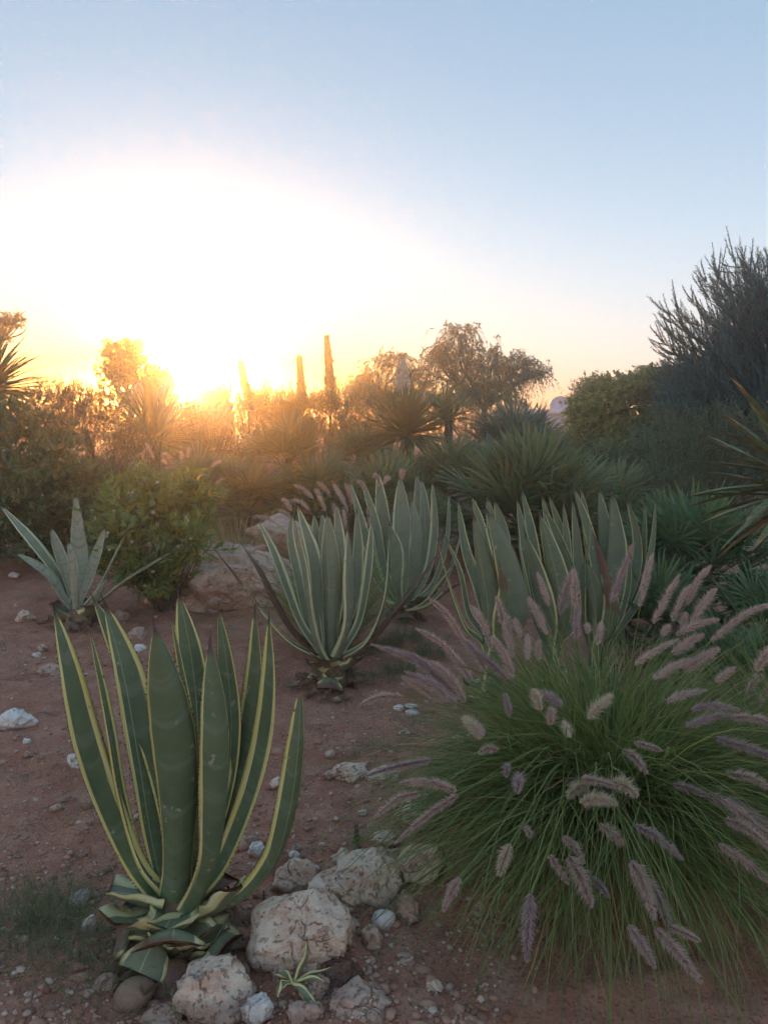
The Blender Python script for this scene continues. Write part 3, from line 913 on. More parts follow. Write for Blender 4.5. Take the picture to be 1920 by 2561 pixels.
# --- grey agave on the left
cv = Conv(0, 1150, 0.4222)
lc = G(200, 1566)
D4 = lc.y / ray(200, 1566).y
la = thing('grey_agave', 'pale grey agave with widely spread leaves and a rotting base, on the left slope', 'agave', lc, None)
LEFT = [
    ([(450, 850, .05), (480, 700, .15), (470, 500, .2), (448, 185, .24)], 100, (.9, .0, .95), {}),
    ([(440, 850, .05), (395, 690, .1), (350, 540, .12), (298, 390, .13)], 75, (.84, .0, .9), {}),
    ([(470, 860, .05), (535, 700, .1), (580, 560, .12), (626, 385, .13)], 85, (.86, .0, .95), {}),
    ([(420, 850, .05), (345, 690, .1), (180, 470, .12), (-5, 258, .13)], 85, (.62, .1, .6), {}),
    ([(430, 880, .0), (365, 800, .0), (290, 690, .0), (200, 615, .0), (85, 550, .0)], 100, (.92, .0, .95), {}),
    ([(480, 880, .0), (580, 770, .0), (660, 620, .0), (748, 435, .0)], 85, (.88, .05, .95), {}),
    ([(500, 890, .0), (610, 820, .02), (760, 705, .03), (900, 620, .04), (1035, 540, .04)], 85, (.86, .05, .9), {}),
    ([(450, 880, -.06), (440, 760, -.1), (428, 620, -.12), (402, 475, -.13)], 70, (.9, .0, .95), {'chan': .4}),
    ([(480, 900, -.04), (560, 850, -.08), (600, 780, -.1), (640, 700, -.1)], 80, (.9, .0, .95), {}),
]
for pts, wpx, colr, kw in LEFT:
    leaf_px(la, (lc.x, lc.y), None, D4, pts, wpx, colr, cv, teeth=False, **kw)
base_wrap(la, lc, .12, .13, 7, (.9, 0, .3), 9, .55, .17)

# --- small agave pup among the rocks
pc = G(752, 2478)
pu = thing('agave_pup', 'small young agave with white edged leaves tucked between the foreground rocks', 'agave', pc)
D5 = pc.y / ray(752, 2478).y
cvp = Conv(0, 2000, .6635)
for pts, wpx in (([(1110, 690, 0), (1130, 640, .0), (1155, 590, .0), (1158, 525, .0)], 36), ([(1110, 690, 0), (1150, 665, .0), (1200, 650, .0), (1255, 628, .0)], 44),
                 ([(1110, 690, 0), (1140, 680, -.02), (1180, 675, -.03), (1230, 690, -.04)], 30), ([(1105, 690, -.01), (1130, 710, -.04), (1160, 745, -.05), (1200, 785, -.06)], 40),
                 ([(1100, 690, 0), (1070, 690, -.02), (1050, 710, -.04), (1045, 750, -.05)], 36), ([(1105, 690, .0), (1090, 665, .02), (1065, 655, .04), (1030, 660, .05)], 30)):
    leaf_px(pu, (pc.x, pc.y), None, D5 - .02, pts, wpx, (.60, .0, .2), cvp, teeth=False, thick=.006, n=14)


# --- withered leaves heaped at the agave feet
def litter(root, c, r, n, seed, zmax=.09):
    rg = random.Random(seed)
    for i in range(n):
        a = rg.uniform(0, 6.28); q = r * math.sqrt(rg.uniform(.12, 1))
        p = Vector((c.x + math.cos(a) * q, c.y + math.sin(a) * q, 0)); p.z = gh(p.x, p.y) + .012 + zmax * (1 - q / r) * rg.uniform(.3, 1)
        d = Vector((math.cos(a), math.sin(a), rg.uniform(-.5, .35))).normalized()
        s = d.cross(Vector((rg.uniform(-.4, .4), rg.uniform(-.4, .4), 1))).normalized(); nn = s.cross(d)
        L = rg.uniform(.05, .12); w = L * rg.uniform(.3, .55)
        vs = []
        for ti in range(5):
            t = ti / 4
            for uj in (-1, -.4, .4, 1):
                pr = (.5 + .5 * math.sin(t * 3.1)) * w * .5
                vs.append(tuple(p + d * (L * (t - .5)) + s * (pr * uj) + nn * (L * (.25 * (t - .5) ** 2 * rg.choice((1, 2.4)) + .22 * uj * uj * t) + rg.uniform(-.006, .006))))
        F = [(i2 * 4 + j, i2 * 4 + j + 1, i2 * 4 + j + 5, i2 * 4 + j + 4) for i2 in range(4) for j in range(3)]
        mb = MB(); mb.add(vs, F)
        ob('withered_leaf', mb.mesh('withered_leaf', ['dead_leaf'], True, root.location), root)


litter(fg, fc, .20, 22, 31, .07)
litter(ma, mc, .26, 34, 32, .10)
litter(la, lc, .30, 26, 33, .10)

# ------------------------------------------------------------------ fountain grass


def blades(mb, c, n, rbase, L, th0, kk, wd, m=0, seg=8, azr=(0, 2 * math.pi), rng=NR, zfloor=True, pw=1.4):
    az = rng.uniform(azr[0], azr[1], n)
    th = rng.uniform(th0[0], th0[1], n); k = rng.uniform(kk[0], kk[1], n); LL = rng.uniform(L[0], L[1], n)
    rb = rbase * np.sqrt(rng.uniform(0, 1, n)); ab = az + rng.normal(0, .8, n)
    P = np.stack([c[0] + rb * np.cos(ab), c[1] + rb * np.sin(ab), np.full(n, c[2])], 1)
    side = rng.normal(0, .42, n)
    out = [P.copy()]
    for i in range(seg):
        s = (i + .5) / seg
        t = th + k * s ** pw
        t = np.minimum(t, 2.9)
        a = az + side * s
        d = np.stack([np.sin(t) * np.cos(a), np.sin(t) * np.sin(a), np.cos(t)], 1)
        P = P + d * (LL / seg)[:, None]
        if zfloor:
            P[:, 2] = np.maximum(P[:, 2], 0.012 + rng.uniform(0, .02, n))
        out.append(P.copy())
    A = np.stack(out, 1)
    tw = az + math.pi / 2 + rng.normal(0, .7, n)
    X = np.stack([np.cos(tw), np.sin(tw), rng.normal(0, .3, n)], 1)
    X = unit(X)[:, None, :]
    prof = np.interp(np.linspace(0, 1, seg + 1), [0, .3, .75, 1], [.8, 1, .7, .08])[None, :, None] * (wd * rng.uniform(.6, 1.2, n))[:, None, None] * .5
    V = np.stack([A - X * prof, A + X * prof], 2).reshape(-1, 3)
    b = (np.arange(n) * (seg + 1) * 2)[:, None, None] + (np.arange(seg) * 2)[None, :, None] + np.array([0, 1, 3, 2])[None, None, :]
    mb.add(V, b.reshape(-1, 4), m)


def plume(root, pts, stem_from, fat=1.0, mats=('plume_bristle', 'plume_core', 'fountain_blade'), nb=520, rng=NR, bw=.0013):
    """a bottle-brush seed head along pts (base to tip) on its own thin stem"""
    C = spline(pts, 24)
    T = unit(np.gradient(C, axis=0))
    Lg = np.linalg.norm(np.diff(C, axis=0), axis=1).sum()
    mb = MB()
    s = rng.uniform(0, 1, nb) ** 0.95
    i = np.minimum((s * 23).astype(int), 22); f = (s * 23 - i)[:, None]
    P = C[i] * (1 - f) + C[i + 1] * f
    t = T[i]
    q = unit(np.cross(t, rng.normal(size=(nb, 3))))
    prof = np.interp(s, [0, .08, .3, .75, 1], [.5, .9, 1, .72, .22])
    a = rng.uniform(.55, 1.15, nb)
    d = unit(t * np.cos(a)[:, None] + q * np.sin(a)[:, None])
    l = .029 * fat * prof * rng.uniform(.45, 1.35, nb)
    b = np.cross(d, unit(rng.normal(size=(nb, 3)))); b = unit(b) * bw
    V = np.stack([P - b, P + b, P + d * l[:, None] + b * .15], 1).reshape(-1, 3)
    mb.add(V, np.arange(nb * 3).reshape(-1, 3), 0)
    nk = nb // 3
    s = rng.uniform(0, 1, nk); i = np.minimum((s * 23).astype(int), 22); f = (s * 23 - i)[:, None]
    P = C[i] * (1 - f) + C[i + 1] * f; t = T[i]
    q = unit(np.cross(t, rng.normal(size=(nk, 3))))
    prof = np.interp(s, [0, .1, .4, .85, 1], [.6, .9, 1, .7, .3])[:, None]
    d = unit(t * .75 + q)
    b = unit(np.cross(d, q)) * .0016
    e = .0085 * fat * prof
    V = np.stack([P - b * .4, P + d * e * .5 - b, P + d * e, P + d * e * .5 + b], 1).reshape(-1, 3)
    mb.add(V, np.arange(nk * 4).reshape(-1, 4), 1)
    tube(mb, C[::3], np.full(len(C[::3]), .0016), 4, 1, False)
    if stem_from is not None:
        b0 = np.array(stem_from)
        mid = b0 * .45 + C[0] * .55 + np.array([0, 0, .20 * np.linalg.norm(C[0] - b0)])
        mid = mid - T[0] * 0.06
        sb = MB()
        tube(sb, spline([b0, mid, C[0]], 10), np.full(10, .0021), 4, 0, False)
    o = ob('plume', mb.mesh('plume', list(mats[:2]), False, root.location), root)
    if stem_from is not None:
        ob('stalk', sb.mesh('stalk', [mats[2]], False, root.location), o)
    return o


gc = G(1510, 2100)
fgz = thing('fountain_grass', 'huge arching clump of green fountain grass covered in pink brush plumes', 'grass clump', gc, 'fountain grasses')
mb = MB()
cg = (gc.x, gc.y, gc.z)
blades(mb, cg, 1700, .16, (.66, 1.0), (.12, .75), (1.0, 2.4), .0066)
blades(mb, cg, 1600, .15, (.60, .95), (.05, .55), (.4, 1.5), .0062)
blades(mb, cg, 1000, .17, (.70, 1.0), (.55, 1.05), (1.0, 2.0), .0064)
blades(mb, cg, 1100, .17, (.9, 1.32), (.4, 1.0), (.8, 1.9), .0060, azr=(math.pi * 1.05, math.pi * 1.95))
blades(mb, cg, 1000, .15, (.6, 1.1), (.1, 1.1), (.6, 2.4), .0050, m=1)
tag(ob('blades', mb.mesh('blades', ['fountain_blade', 'dry_blade'], False, gc), fgz), None, None, None, 'stuff')


def gdepth(y):
    return float(np.interp(y, [1350, 1550, 1800, 2100, 2300, 2450], [3.05, 2.85, 2.5, 2.15, 2.0, 1.9]))


PL8 = [  # base -> tip in pixels of the photograph, fatness, pale
    (400, 390, 105, 215, 1), (412, 372, 185, 208, 1), (395, 425, 180, 290, 1), (420, 270, 245, 130, 1), (430, 185, 285, 2, 1), (605, 330, 415, 165, 1),
    (625, 320, 530, 140, 1), (622, 240, 577, 80, .9), (540, 215, 450, 28, .9), (510, 290, 425, 160, .9), (345, 420, 200, 330, .9), (430, 420, 270, 240, 1), (455, 330, 330, 170, .9),
    (175, 395, 0, 430, .8), (290, 650, 0, 722, .9), (395, 775, 145, 742, 1), (245, 785, 48, 892, .9), (400, 790, 150, 985, 1),
    (610, 480, 585, 375, .9), (770, 515, 778, 455, 1.1), (825, 432, 745, 378, 1),
    (680, 245, 680, 140, .9), (722, 250, 726, 165, .8), (762, 145, 690, 18, .9), (500, 560, 470, 520, .8),
    (1240, 412, 1395, 372, 1.1), (1340, 445, 1520, 448, 1), (1320, 515, 1540, 488, 1.1), (1440, 560, 1680, 640, 1.1), (1480, 708, 1690, 780, 1.1), (1265, 750, 1395, 792, 1),
    (1400, 785, 1680, 935, 1.2), (1460, 805, 1690, 985, 1), (1480, 890, 1660, 1010, 1), (1450, 990, 1665, 1150, 1.2), (1110, 578, 1225, 612, .9), (1068, 610, 1172, 712, 1),
    (890, 728, 1012, 752, 1), (968, 910, 1072, 1000, 1), (1110, 915, 1300, 1050, 1.1), (820, 960, 912, 1068, 1), (848, 1040, 930, 1225, 1.2), (765, 1035, 832, 1135, .9),
    (1098, 1058, 1190, 1285, 1.2), (1160, 1120, 1255, 1315, 1.1), (692, 1190, 676, 1440, 1), (405, 1125, 340, 1260, .9), (1090, 1320, 1195, 1490, 1), (1195, 1335, 1355, 1520, 1),
    (645, 715, 640, 785, 1), (600, 668, 592, 720, .8), (668, 925, 690, 960, .7), (1500, 480, 1680, 520, 1), (560, 610, 480, 625, .8), (925, 1130, 1000, 1200, .8), (1260, 1330, 1390, 1390, .7),
]
PALE8 = [(495, 565, 418, 475, 1.25), (735, 455, 703, 368, 1.2), (922, 485, 1016, 395, 1.25), (852, 560, 828, 500, 1.2), (925, 752, 850, 795, 1.3), (1008, 748, 1118, 792, 1.3), (890, 825, 1045, 828, 1.2), (608, 995, 562, 1125, 1.1)]
PL6 = [(908, 690, 1003, 435, 1), (1045, 705, 1102, 478, .95), (1108, 780, 1228, 562, 1.1), (1200, 770, 1290, 590, 1.1), (1265, 695, 1392, 492, 1.1), (1290, 785, 1412, 608, 1.1),
       (1018, 975, 1205, 868, 1.1), (1108, 1045, 1295, 950, 1.2), (1250, 1005, 1425, 898, 1.2), (1215, 835, 1395, 770, 1.1), (1385, 865, 1670, 698, 1.1), (665, 740, 732, 500, 1),
       (742, 725, 733, 555, 1), (742, 865, 746, 705, 1), (615, 700, 562, 548, 1), (600, 810, 528, 678, .9), (842, 885, 862, 785, 1.1), (1245, 805, 1265, 735, 1), (1405, 1060, 1505, 985, 1),
       (1195, 925, 1335, 840, 1.1), (1600, 1010, 1680, 900, 1.1), (800, 830, 795, 790, .8), (480, 850, 450, 750, .9), (430, 870, 410, 760, 1), (330, 830, 240, 690, 1), (400, 800, 365, 660, .9), (1150, 840, 1190, 790, .9)]
for lst, ox, oy, s, pale in ((PL8, 900, 1500, .6152, 0), (PALE8, 900, 1500, .6152, 1), (PL6, 1050, 1150, .5247, 0)):
    for x0, y0, x1, y1, fat in lst:
        a = (ox + x0 * s, oy + y0 * s); b = (ox + x1 * s, oy + y1 * s)
        dep = gdepth(a[1]) + RNG.uniform(-.06, .06)
        dx = a[0] - 1430
        dd = RNG.uniform(-.05, .05) + (.06 if b[1] < a[1] else -.08)
        p0 = W(*a, dep); p1 = W(*b, dep + dd)
        p1 = p1 + (p1 - p0) * RNG.uniform(-.08, .22)
        m = (p0 + p1) / 2 + UPV * (p1 - p0).length * RNG.uniform(.01, .13)
        ln = math.hypot(a[0] - b[0], a[1] - b[1])
        bs = (cg[0] + RNG.uniform(-.1, .1), cg[1] + RNG.uniform(-.1, .1), cg[2])
        plume(fgz, [p0, m, p1], bs, fat * RNG.uniform(.76, 1.08), ('plume_bristle_pale', 'plume_bristle', 'fountain_blade') if pale else (RNG.choice(('plume_bristle', 'plume_bristle', 'plume_mauve')), 'plume_core', 'fountain_blade'), nb=int((420 + 5.0 * ln) * RNG.uniform(.75, 1.15)))


def small_grass(name, label, px, py, n, L, tips, dep, seed, tuft=True, dry=False, blade_w=.006, fat=1.25):
    rng = np.random.default_rng(seed)
    c = W(px, py, dep); c.z = gh(c.x, c.y)
    rt = thing(name, label, 'grass clump', c, 'fountain grasses' if not dry else None)
    mb = MB()
    blades(mb, tuple(c), n, .12, L, (.05, .8), (.3, 1.6), blade_w, m=0, seg=6, rng=rng)
    tag(ob('blades', mb.mesh('blades', ['dry_blade' if dry else 'fountain_blade'], False, c), rt), None, None, None, 'stuff')
    for x0, y0, x1, y1 in tips:
        p0 = W(x0, y0, dep + rng.uniform(-.15, .15)); p1 = W(x1, y1, dep + rng.uniform(-.1, .1))
        m = (p0 + p1) / 2 + UPV * .02
        plume(rt, [p0, m, p1], tuple(c), fat, nb=330, rng=rng, bw=.0022)
    return rt


cq = Conv(500, 1150, .392)
tips = [(720, 250, 595, 160), (835, 240, 745, 140), (920, 280, 850, 155), (945, 330, 860, 190), (970, 290, 925, 150), (585, 330, 525, 250), (700, 320, 585, 255), (600, 400, 500, 320), (1060, 200, 1005, 140),
        (1150, 170, 1110, 95), (1170, 160, 1210, 118), (800, 330, 755, 235), (870, 390, 850, 280), (930, 440, 915, 320), (480, 400, 340, 370), (1285, 130, 1290, 70), (770, 260, 735, 190), (1080, 420, 1075, 310), (420, 560, 330, 590)]
small_grass('fountain_grass', 'smaller fountain grass with pink plumes growing behind the agave with brown leaves', 830, 1480, 900, (.5, .95),
            [(*cq(a, b), *cq(c, d)) for a, b, c, d in tips], 5.6, 21)
cq = Conv(0, 700, .4825)
tips = [(800, 930, 755, 845), (940, 940, 940, 890), (975, 925, 980, 870), (1095, 975, 1150, 940), (1010, 1025, 1085, 1015), (1120, 1060, 1165, 1030), (835, 940, 865, 955)]
small_grass('fountain_grass', 'slender fountain grass with a few thin plumes behind the white flowered bush', 470, 1400, 420, (.6, 1.0),
            [(*cq(a, b), *cq(c, d)) for a, b, c, d in tips], 7.6, 22)
small_grass('dry_grass', 'straw coloured upright dry grass beyond the flat boulder', 600, 1400, 900, (.35, .8), [], 7.4, 23, dry=True, blade_w=.008)
small_grass('fountain_grass', 'fountain grass at the far right margin leaning into the picture with pale plumes', 2010, 1900, 700, (.6, 1.1),
            [(1880, 1690, 1925, 1640), (1860, 1750, 1905, 1690), (1895, 1770, 1940, 1700)], 3.2, 24)

# ------------------------------------------------------------------ dwarf fan palms


def frond_mesh(seed, mat, nleaf=21, span=1.95):
    rng = np.random.default_rng(seed)
    mb = MB()
    tube(mb, [(0, 0, 0), (0, .22, .012), (0, .45, .0)], [.007, .0055, .004], 5, 1)
    hub = np.array([0, .45, 0.])
    for i in range(nleaf):
        f = i / (nleaf - 1) * 2 - 1
        a = f * span + rng.normal(0, .035)
        L = .42 * (1 - .28 * abs(f) ** 1.6) * rng.uniform(.88, 1.08)
        d = np.array([math.sin(a), math.cos(a), rng.normal(0, .05) + .10 * (1 - abs(f))]); d /= np.linalg.norm(d)
        sv = np.array([math.cos(a), -math.sin(a), 0.])
        zz = np.array([0, 0, 1.])
        V, F = [], []
        ts = (0, .35, .7, .9, 1.0)
        wd = (.004, .0125, .0125, .006, .0004)
        dr = rng.uniform(.02, .16)
        for t, w in zip(ts, wd):
            p = hub + d * L * t - zz * dr * L * t ** 3
            V += [p - sv * w + zz * w * .55, p, p + sv * w + zz * w * .55]
        for k in range(len(ts) - 1):
            b = k * 3
            F += [(b, b + 1, b + 4, b + 3), (b + 1, b + 2, b + 5, b + 4)]
        mb.add(V, F, 0)
    return mb.mesh('frond', [mat, 'petiole'], False)


FRONDS = {m: [frond_mesh(40 + i, m) for i in range(3)] for m in ('fan_green', 'fan_blue', 'fan_dark', 'dry_frond')}


def orient(loc, d, up, s):
    y = Vector(d).normalized(); x = y.cross(Vector(up)).normalized(); z = x.cross(y)
    return Matrix.Translation(loc) @ Matrix((x, y, z)).transposed().to_4x4() @ Matrix.Scale(s, 4)


def palm(label, px, py_top, dep, wpx, n, mat, seed, lean=0.0, elev=(-.15, 1.35), trunk_h=None, front=True, dry=4):
    rg = random.Random(seed)
    p = W(px, py_top, dep)
    R = wpx * dep / FPX * .5
    fl = .87
    s = R / fl
    ch = max(.12, p.z - R * .92)
    gz = gh(p.x, p.y)
    rt = thing('fan_palm', label, 'palm', (p.x, p.y, gz), 'dwarf fan palms')
    tb = MB()
    tube(tb, [(0, 0, -.05), (.01, 0, (ch - gz) * .5), (0, 0, ch - gz + .03)], [.11, .09, .05], 9)
    ob('trunk', tb.mesh('trunk', ['bark'], True), rt)
    for i in range(n):
        az = i * 2.39996 + rg.uniform(-.25, .25)
        e = elev[0] + (elev[1] - elev[0]) * ((i + .5) / n) ** .85 + rg.uniform(-.1, .1)
        isdry = i < dry
        d = Vector((math.cos(az) * math.cos(e), math.sin(az) * math.cos(e), math.sin(e)))
        side = Vector((-math.sin(az), math.cos(az), 0))
        nrm_ = side.cross(d)
        if nrm_.z < 0:
            nrm_ = -nrm_
        nrm_ = nrm_ + Vector((rg.uniform(-.5, .5), rg.uniform(-.5, .5), 0))
        o = ob('frond', rg.choice(FRONDS['dry_frond' if isdry else mat]), rt)
        o.matrix_local = orient((rg.uniform(-.08, .08) * R, rg.uniform(-.08, .08) * R, ch - gz + rg.uniform(-.1, .05) * R), d, nrm_, s * rg.uniform(.82, 1.1))
    return rt


palm('broad grey green fan palm rising behind the right hand agaves', 1335, 1088, 8.0, 540, 84, 'fan_green', 1, elev=(-.35, 1.45))
palm('fan palm half hidden between the big grey green palm and the dark shrub', 1520, 1150, 8.8, 380, 44, 'fan_green', 2)
palm('dark fan palm filling the gap right of the agaves, behind the plumes', 1745, 1215, 5.6, 560, 46, 'fan_dark', 3, elev=(-.3, 1.3))
palm('bluish fan palm in front of the weeping tree', 1290, 1000, 13.0, 330, 44, 'fan_blue', 4)
palm('fan palm at the foot of the flowering yucca', 1130, 1085, 10.5, 330, 34, 'fan_green', 5)
palm('warm lit fan palm with stiff upright fans near the leaning spike', 715, 1030, 10.5, 300, 34, 'fan_green', 6)
palm('low fan palm right below the sun, behind the dry grass', 610, 1130, 9.2, 330, 34, 'fan_green', 7)
palm('wide low fan palm behind the small pink plumes', 800, 1120, 9.6, 360, 40, 'fan_green', 8)
palm('fan palm between the small pink plumes and the grey green palm', 960, 1130, 9.0, 300, 34, 'fan_green', 9)
palm('pale fan palm in front of the round grey bush', 900, 1055, 12.5, 260, 30, 'fan_green', 10)
palm('small fan palm with brownish fans behind the white flowered bush', 500, 1120, 9.5, 300, 30, 'fan_green', 11)
palm('fan palm peeping above the leafy bushes at the left', 250, 1150, 10.5, 300, 30, 'fan_green', 12)
palm('fan palm behind the upright broad leaved agave', 1060, 1215, 7.4, 260, 26, 'fan_green', 13)
palm('fan palm tucked low behind the right hand agaves', 1640, 1290, 6.6, 300, 28, 'fan_dark', 14)
palm('fan palm below the yucca with two flower spikes', 400, 1160, 10.8, 330, 36, 'fan_green', 16)
palm('fan palm squeezed between the yucca and the bluish palm', 1200, 1090, 11.4, 260, 32, 'fan_blue', 17)
palm('low fan palm under the yucca with the fat flower spike', 1010, 1110, 10.9, 300, 36, 'fan_green', 18)
palm('dark fan palm behind the tall plumes at the right', 1660, 1400, 5.0, 420, 36, 'fan_dark', 19, elev=(-.3, 1.3))
palm('dark fan palm half under the fountain grass at the right', 1840, 1530, 4.3, 420, 34, 'fan_dark', 20, elev=(-.3, 1.2))
palm('shadowed fan palm low at the right margin behind the grass', 1920, 1420, 4.8, 420, 30, 'fan_dark', 15)

# ------------------------------------------------------------------ yuccas


def yleaf_mesh(seed, mat):
    rng = np.random.default_rng(seed)
    mb = MB()
    ts = np.array([0, .15, .4, .7, .9, 1.0]); wd = np.array([.020, .018, .024, .018, .008, .0006])
    V, F = [], []
    dr = rng.uniform(.0, .10)
    for t, w in zip(ts, wd):
        p = np.array([0, t, -dr * t ** 2.5])
        V += [p + np.array([-w, 0, w * .5]), p, p + np.array([w, 0, w * .5])]
    for k in range(len(ts) - 1):
        b = k * 3
        F += [(b, b + 1, b + 4, b + 3), (b + 1, b + 2, b + 5, b + 4)]
    mb.add(V, F, 0)
    return mb.mesh('leaf', [mat], False)


def yucca_mat():
    b = NB('yucca_near')
    tcn = b.n('ShaderNodeTexCoord'); sp = b.n('ShaderNodeSeparateXYZ'); b.l(tcn.outputs['Object'], sp.inputs[0])
    oi = b.n('ShaderNodeObjectInfo')
    f = b.noise(tcn.outputs['Object'], 14, 4)
    y = b.math('ADD', sp.outputs[1], b.math('ADD', b.math('MULTIPLY', b.math('SUBTRACT', f, .5), .25), b.math('MULTIPLY', b.math('SUBTRACT', oi.outputs['Random'], .5), .22)))
    col = b.mix(b.step(f, .35, .65), (.15, .18, .09), (.24, .26, .14))
    col = b.mix(b.step(y, .76, .90), col, (.46, .27, .11))
    col = b.mix(b.step(y, .86, .97), col, (.22, .15, .11))
    return b.surf(b.pbr(col, .45, .35))


yucca_mat()
YL = {m: [yleaf_mesh(60 + i, m) for i in range(3)] for m in ('yucca_green', 'yucca_near', 'dry_frond')}


def yucca(label, px, py, dep, lpx, n, seed, spikes=(), mat='yucca_green', elev=(-.5, 1.45), wide=1.5, dry=8):
    rg = random.Random(seed)
    c = W(px, py, dep); L = lpx * dep / FPX
    gz = gh(c.x, c.y); hz = max(.1, c.z - gz)
    rt = thing('yucca', label, 'yucca', (c.x, c.y, gz), 'yuccas')
    tb = MB()
    tube(tb, [(0, 0, -.05), (.02, 0, hz * .5), (0, 0, hz + .05)], [.10, .08, .06], 9)
    ob('trunk', tb.mesh('trunk', ['bark'], True), rt)
    for i in range(n):
        az = i * 2.39996 + rg.uniform(-.3, .3)
        e = elev[0] + (elev[1] - elev[0]) * ((i + .5) / n) ** .9 + rg.uniform(-.08, .08)
        d = Vector((math.cos(az) * math.cos(e), math.sin(az) * math.cos(e), math.sin(e)))
        side = Vector((-math.sin(az), math.cos(az), 0)); nn = side.cross(d)
        if nn.z < 0:
            nn = -nn
        o = ob('leaf', rg.choice(YL['dry_frond' if i < dry else mat]), rt)
        k = L * rg.uniform(.85, 1.1)
        M = orient((rg.uniform(-.03, .03), rg.uniform(-.03, .03), hz + rg.uniform(-.06, .05)), d, nn, k)
        o.matrix_local = M @ Matrix.Diagonal((wide, 1, wide, 1))
    rng = np.random.default_rng(seed)
    for (sx, sy0, sy1, swp) in spikes:
        b = W(sx, sy0, dep) - rt.location; t = W(sx + rg.uniform(-6, 6), sy1, dep) - rt.location
        w = swp * dep / FPX * .5
        mb = MB()
        tube(mb, [(0, 0, hz), tuple((b + Vector((0, 0, hz))) / 2), tuple(b), tuple(t)], [.02, .018, .014, .006], 6, 1)
        nfl = 230
        s = rng.uniform(0, 1, nfl)
        ctr = np.array(tuple(b))[None] * (1 - s[:, None]) + np.array(tuple(t))[None] * s[:, None]
        pr = np.interp(s, [0, .15, .45, .8, 1], [.55, .9, 1, .65, .15]) * w
        d = unit(rng.normal(size=(nfl, 3))); d[:, 2] *= .35
        P = ctr + unit(d) * (pr * rng.uniform(.35, 1, nfl))[:, None]
        fl = .075 * dep / 12
        for p in P:
            x = unit(rng.normal(size=3)); y = unit(np.cross(x, rng.normal(size=3)))
            z = np.array([0, 0, -1.])
            r = fl * .36
            ring = [p + (x * math.cos(a) + y * math.sin(a)) * r * .8 + z * fl * .45 for a in (0, 1.57, 3.14, 4.71)]
            mb.add([p] + ring + [p + z * fl], [(0, 1, 2), (0, 2, 3), (0, 3, 4), (0, 4, 1), (5, 2, 1), (5, 3, 2), (5, 4, 3), (5, 1, 4)], 0)
        ob('flower_spike', mb.mesh('flower_spike', ['cream_flower', 'petiole'], False), rt)
    return rt


yucca('yucca with one fat cream flower spike in front of the weeping trees', 1016, 1088, 12.0, 138, 190, 1, [(1010, 985, 898, 42)])
yucca('yucca with two cream flower spikes standing below the sun', 385, 1100, 12.0, 150, 190, 2, [(343, 1010, 955, 40), (412, 1015, 950, 46)])
yucca('dark bristly yucca head cut by the left edge of the picture', -30, 975, 11.0, 165, 260, 3, elev=(-1.3, 1.5), dry=60)
yucca('near yucca at the right edge with broad leaves browned at the tips', 2010, 1225, 3.4, 310, 80, 4, mat='yucca_near', elev=(-.75, 1.4), wide=2.1, dry=2)
yucca('small yucca head beside the one with the fat flower spike', 1120, 1050, 12.5, 100, 70, 5, [(1062, 1025, 985, 14)])

# ------------------------------------------------------------------ shrubs (nearer ones)


def L3(px, py, dep, wpx, hpx, deep=.8):
    p = W(px, py, dep); r = wpx * dep / FPX * .5
    return (p.x, p.y, p.z, r, r * deep, hpx * dep / FPX * .5)


shrub('flowering_shrub', 'leafy green bush with tiny white flowers overhanging the flat boulder', 'shrub',
      [L3(385, 1310, 6.6, 270, 260), L3(310, 1390, 6.5, 150, 190), L3(480, 1370, 6.35, 100, 130), L3(400, 1245, 6.7, 200, 110), L3(500, 1250, 6.7, 90, 90), L3(380, 1450, 6.5, 170, 120)],
      'shrub_bright', 560, 9, .22, .125, .038, .85, .35, .1, .6, seed=71, flowers=(95, .018, 'white_flower'), inner=.35, skirt=False)
shrub('leafy_shrub', 'tall loose leafy bush at the left edge above the grey agave', 'shrub',
      [L3(70, 1180, 8.2, 300, 300), L3(180, 1250, 8.0, 170, 220), L3(30, 1280, 7.8, 200, 180)],
      'shrub_olive', 700, 9, .24, .13, .042, .8, .5, .05, .6, seed=72, inner=.35, flowers=(12, .018, 'white_flower'))
shrub('brown_shrub', 'brownish twiggy bush between the left bushes and the yucca with two spikes', 'shrub',
      [L3(210, 1090, 10.5, 260, 220), L3(330, 1140, 10.0, 200, 160)], 'shrub_brown', 700, 10, .22, .06, .018, .6, .8, 0, .5, seed=73, inner=.4)
shrub('brown_shrub', 'low reddish brown scrub under the sun between the fan palms', 'shrub',
      [L3(560, 1120, 11.5, 240, 130), L3(480, 1050, 12.5, 200, 110)], 'shrub_brown', 600, 10, .22, .06, .018, .6, .8, 0, .5, seed=74, inner=.4)
shrub('yellow_shrub', 'dense rounded yellow green bush right of the small white dome', 'shrub',
      [L3(1540, 1050, 14, 230, 210), L3(1470, 1090, 13.8, 120, 200), L3(1620, 1030, 14, 200, 220), L3(1700, 1040, 14.3, 180, 260), L3(1560, 1150, 13.5, 240, 150)],
      'shrub_yellow', 4300, 12, .20, .075, .040, .9, .15, .15, .5, seed=75, inner=.74, lump=.10)
shrub('dark_shrub', 'dark shadowy bush below the yellow green bush', 'shrub',
      [L3(1530, 1200, 11.5, 250, 190), L3(1650, 1180, 11.5, 240, 260)], 'shrub_dark', 1100, 10, .2, .05, .02, .8, .4, 0, .5, seed=76, inner=.4)
shrub('fine_leaved_shrub', 'fine leaved dark green bush behind the dark fan palm at the right', 'shrub',
      [L3(1720, 1160, 9.5, 330, 260), L3(1640, 1240, 9.0, 220, 180), L3(1850, 1150, 9.2, 260, 300)], 'shrub_dark', 1500, 14, .24, .035, .012, .7, .8, 0, .4, seed=77, inner=.4)
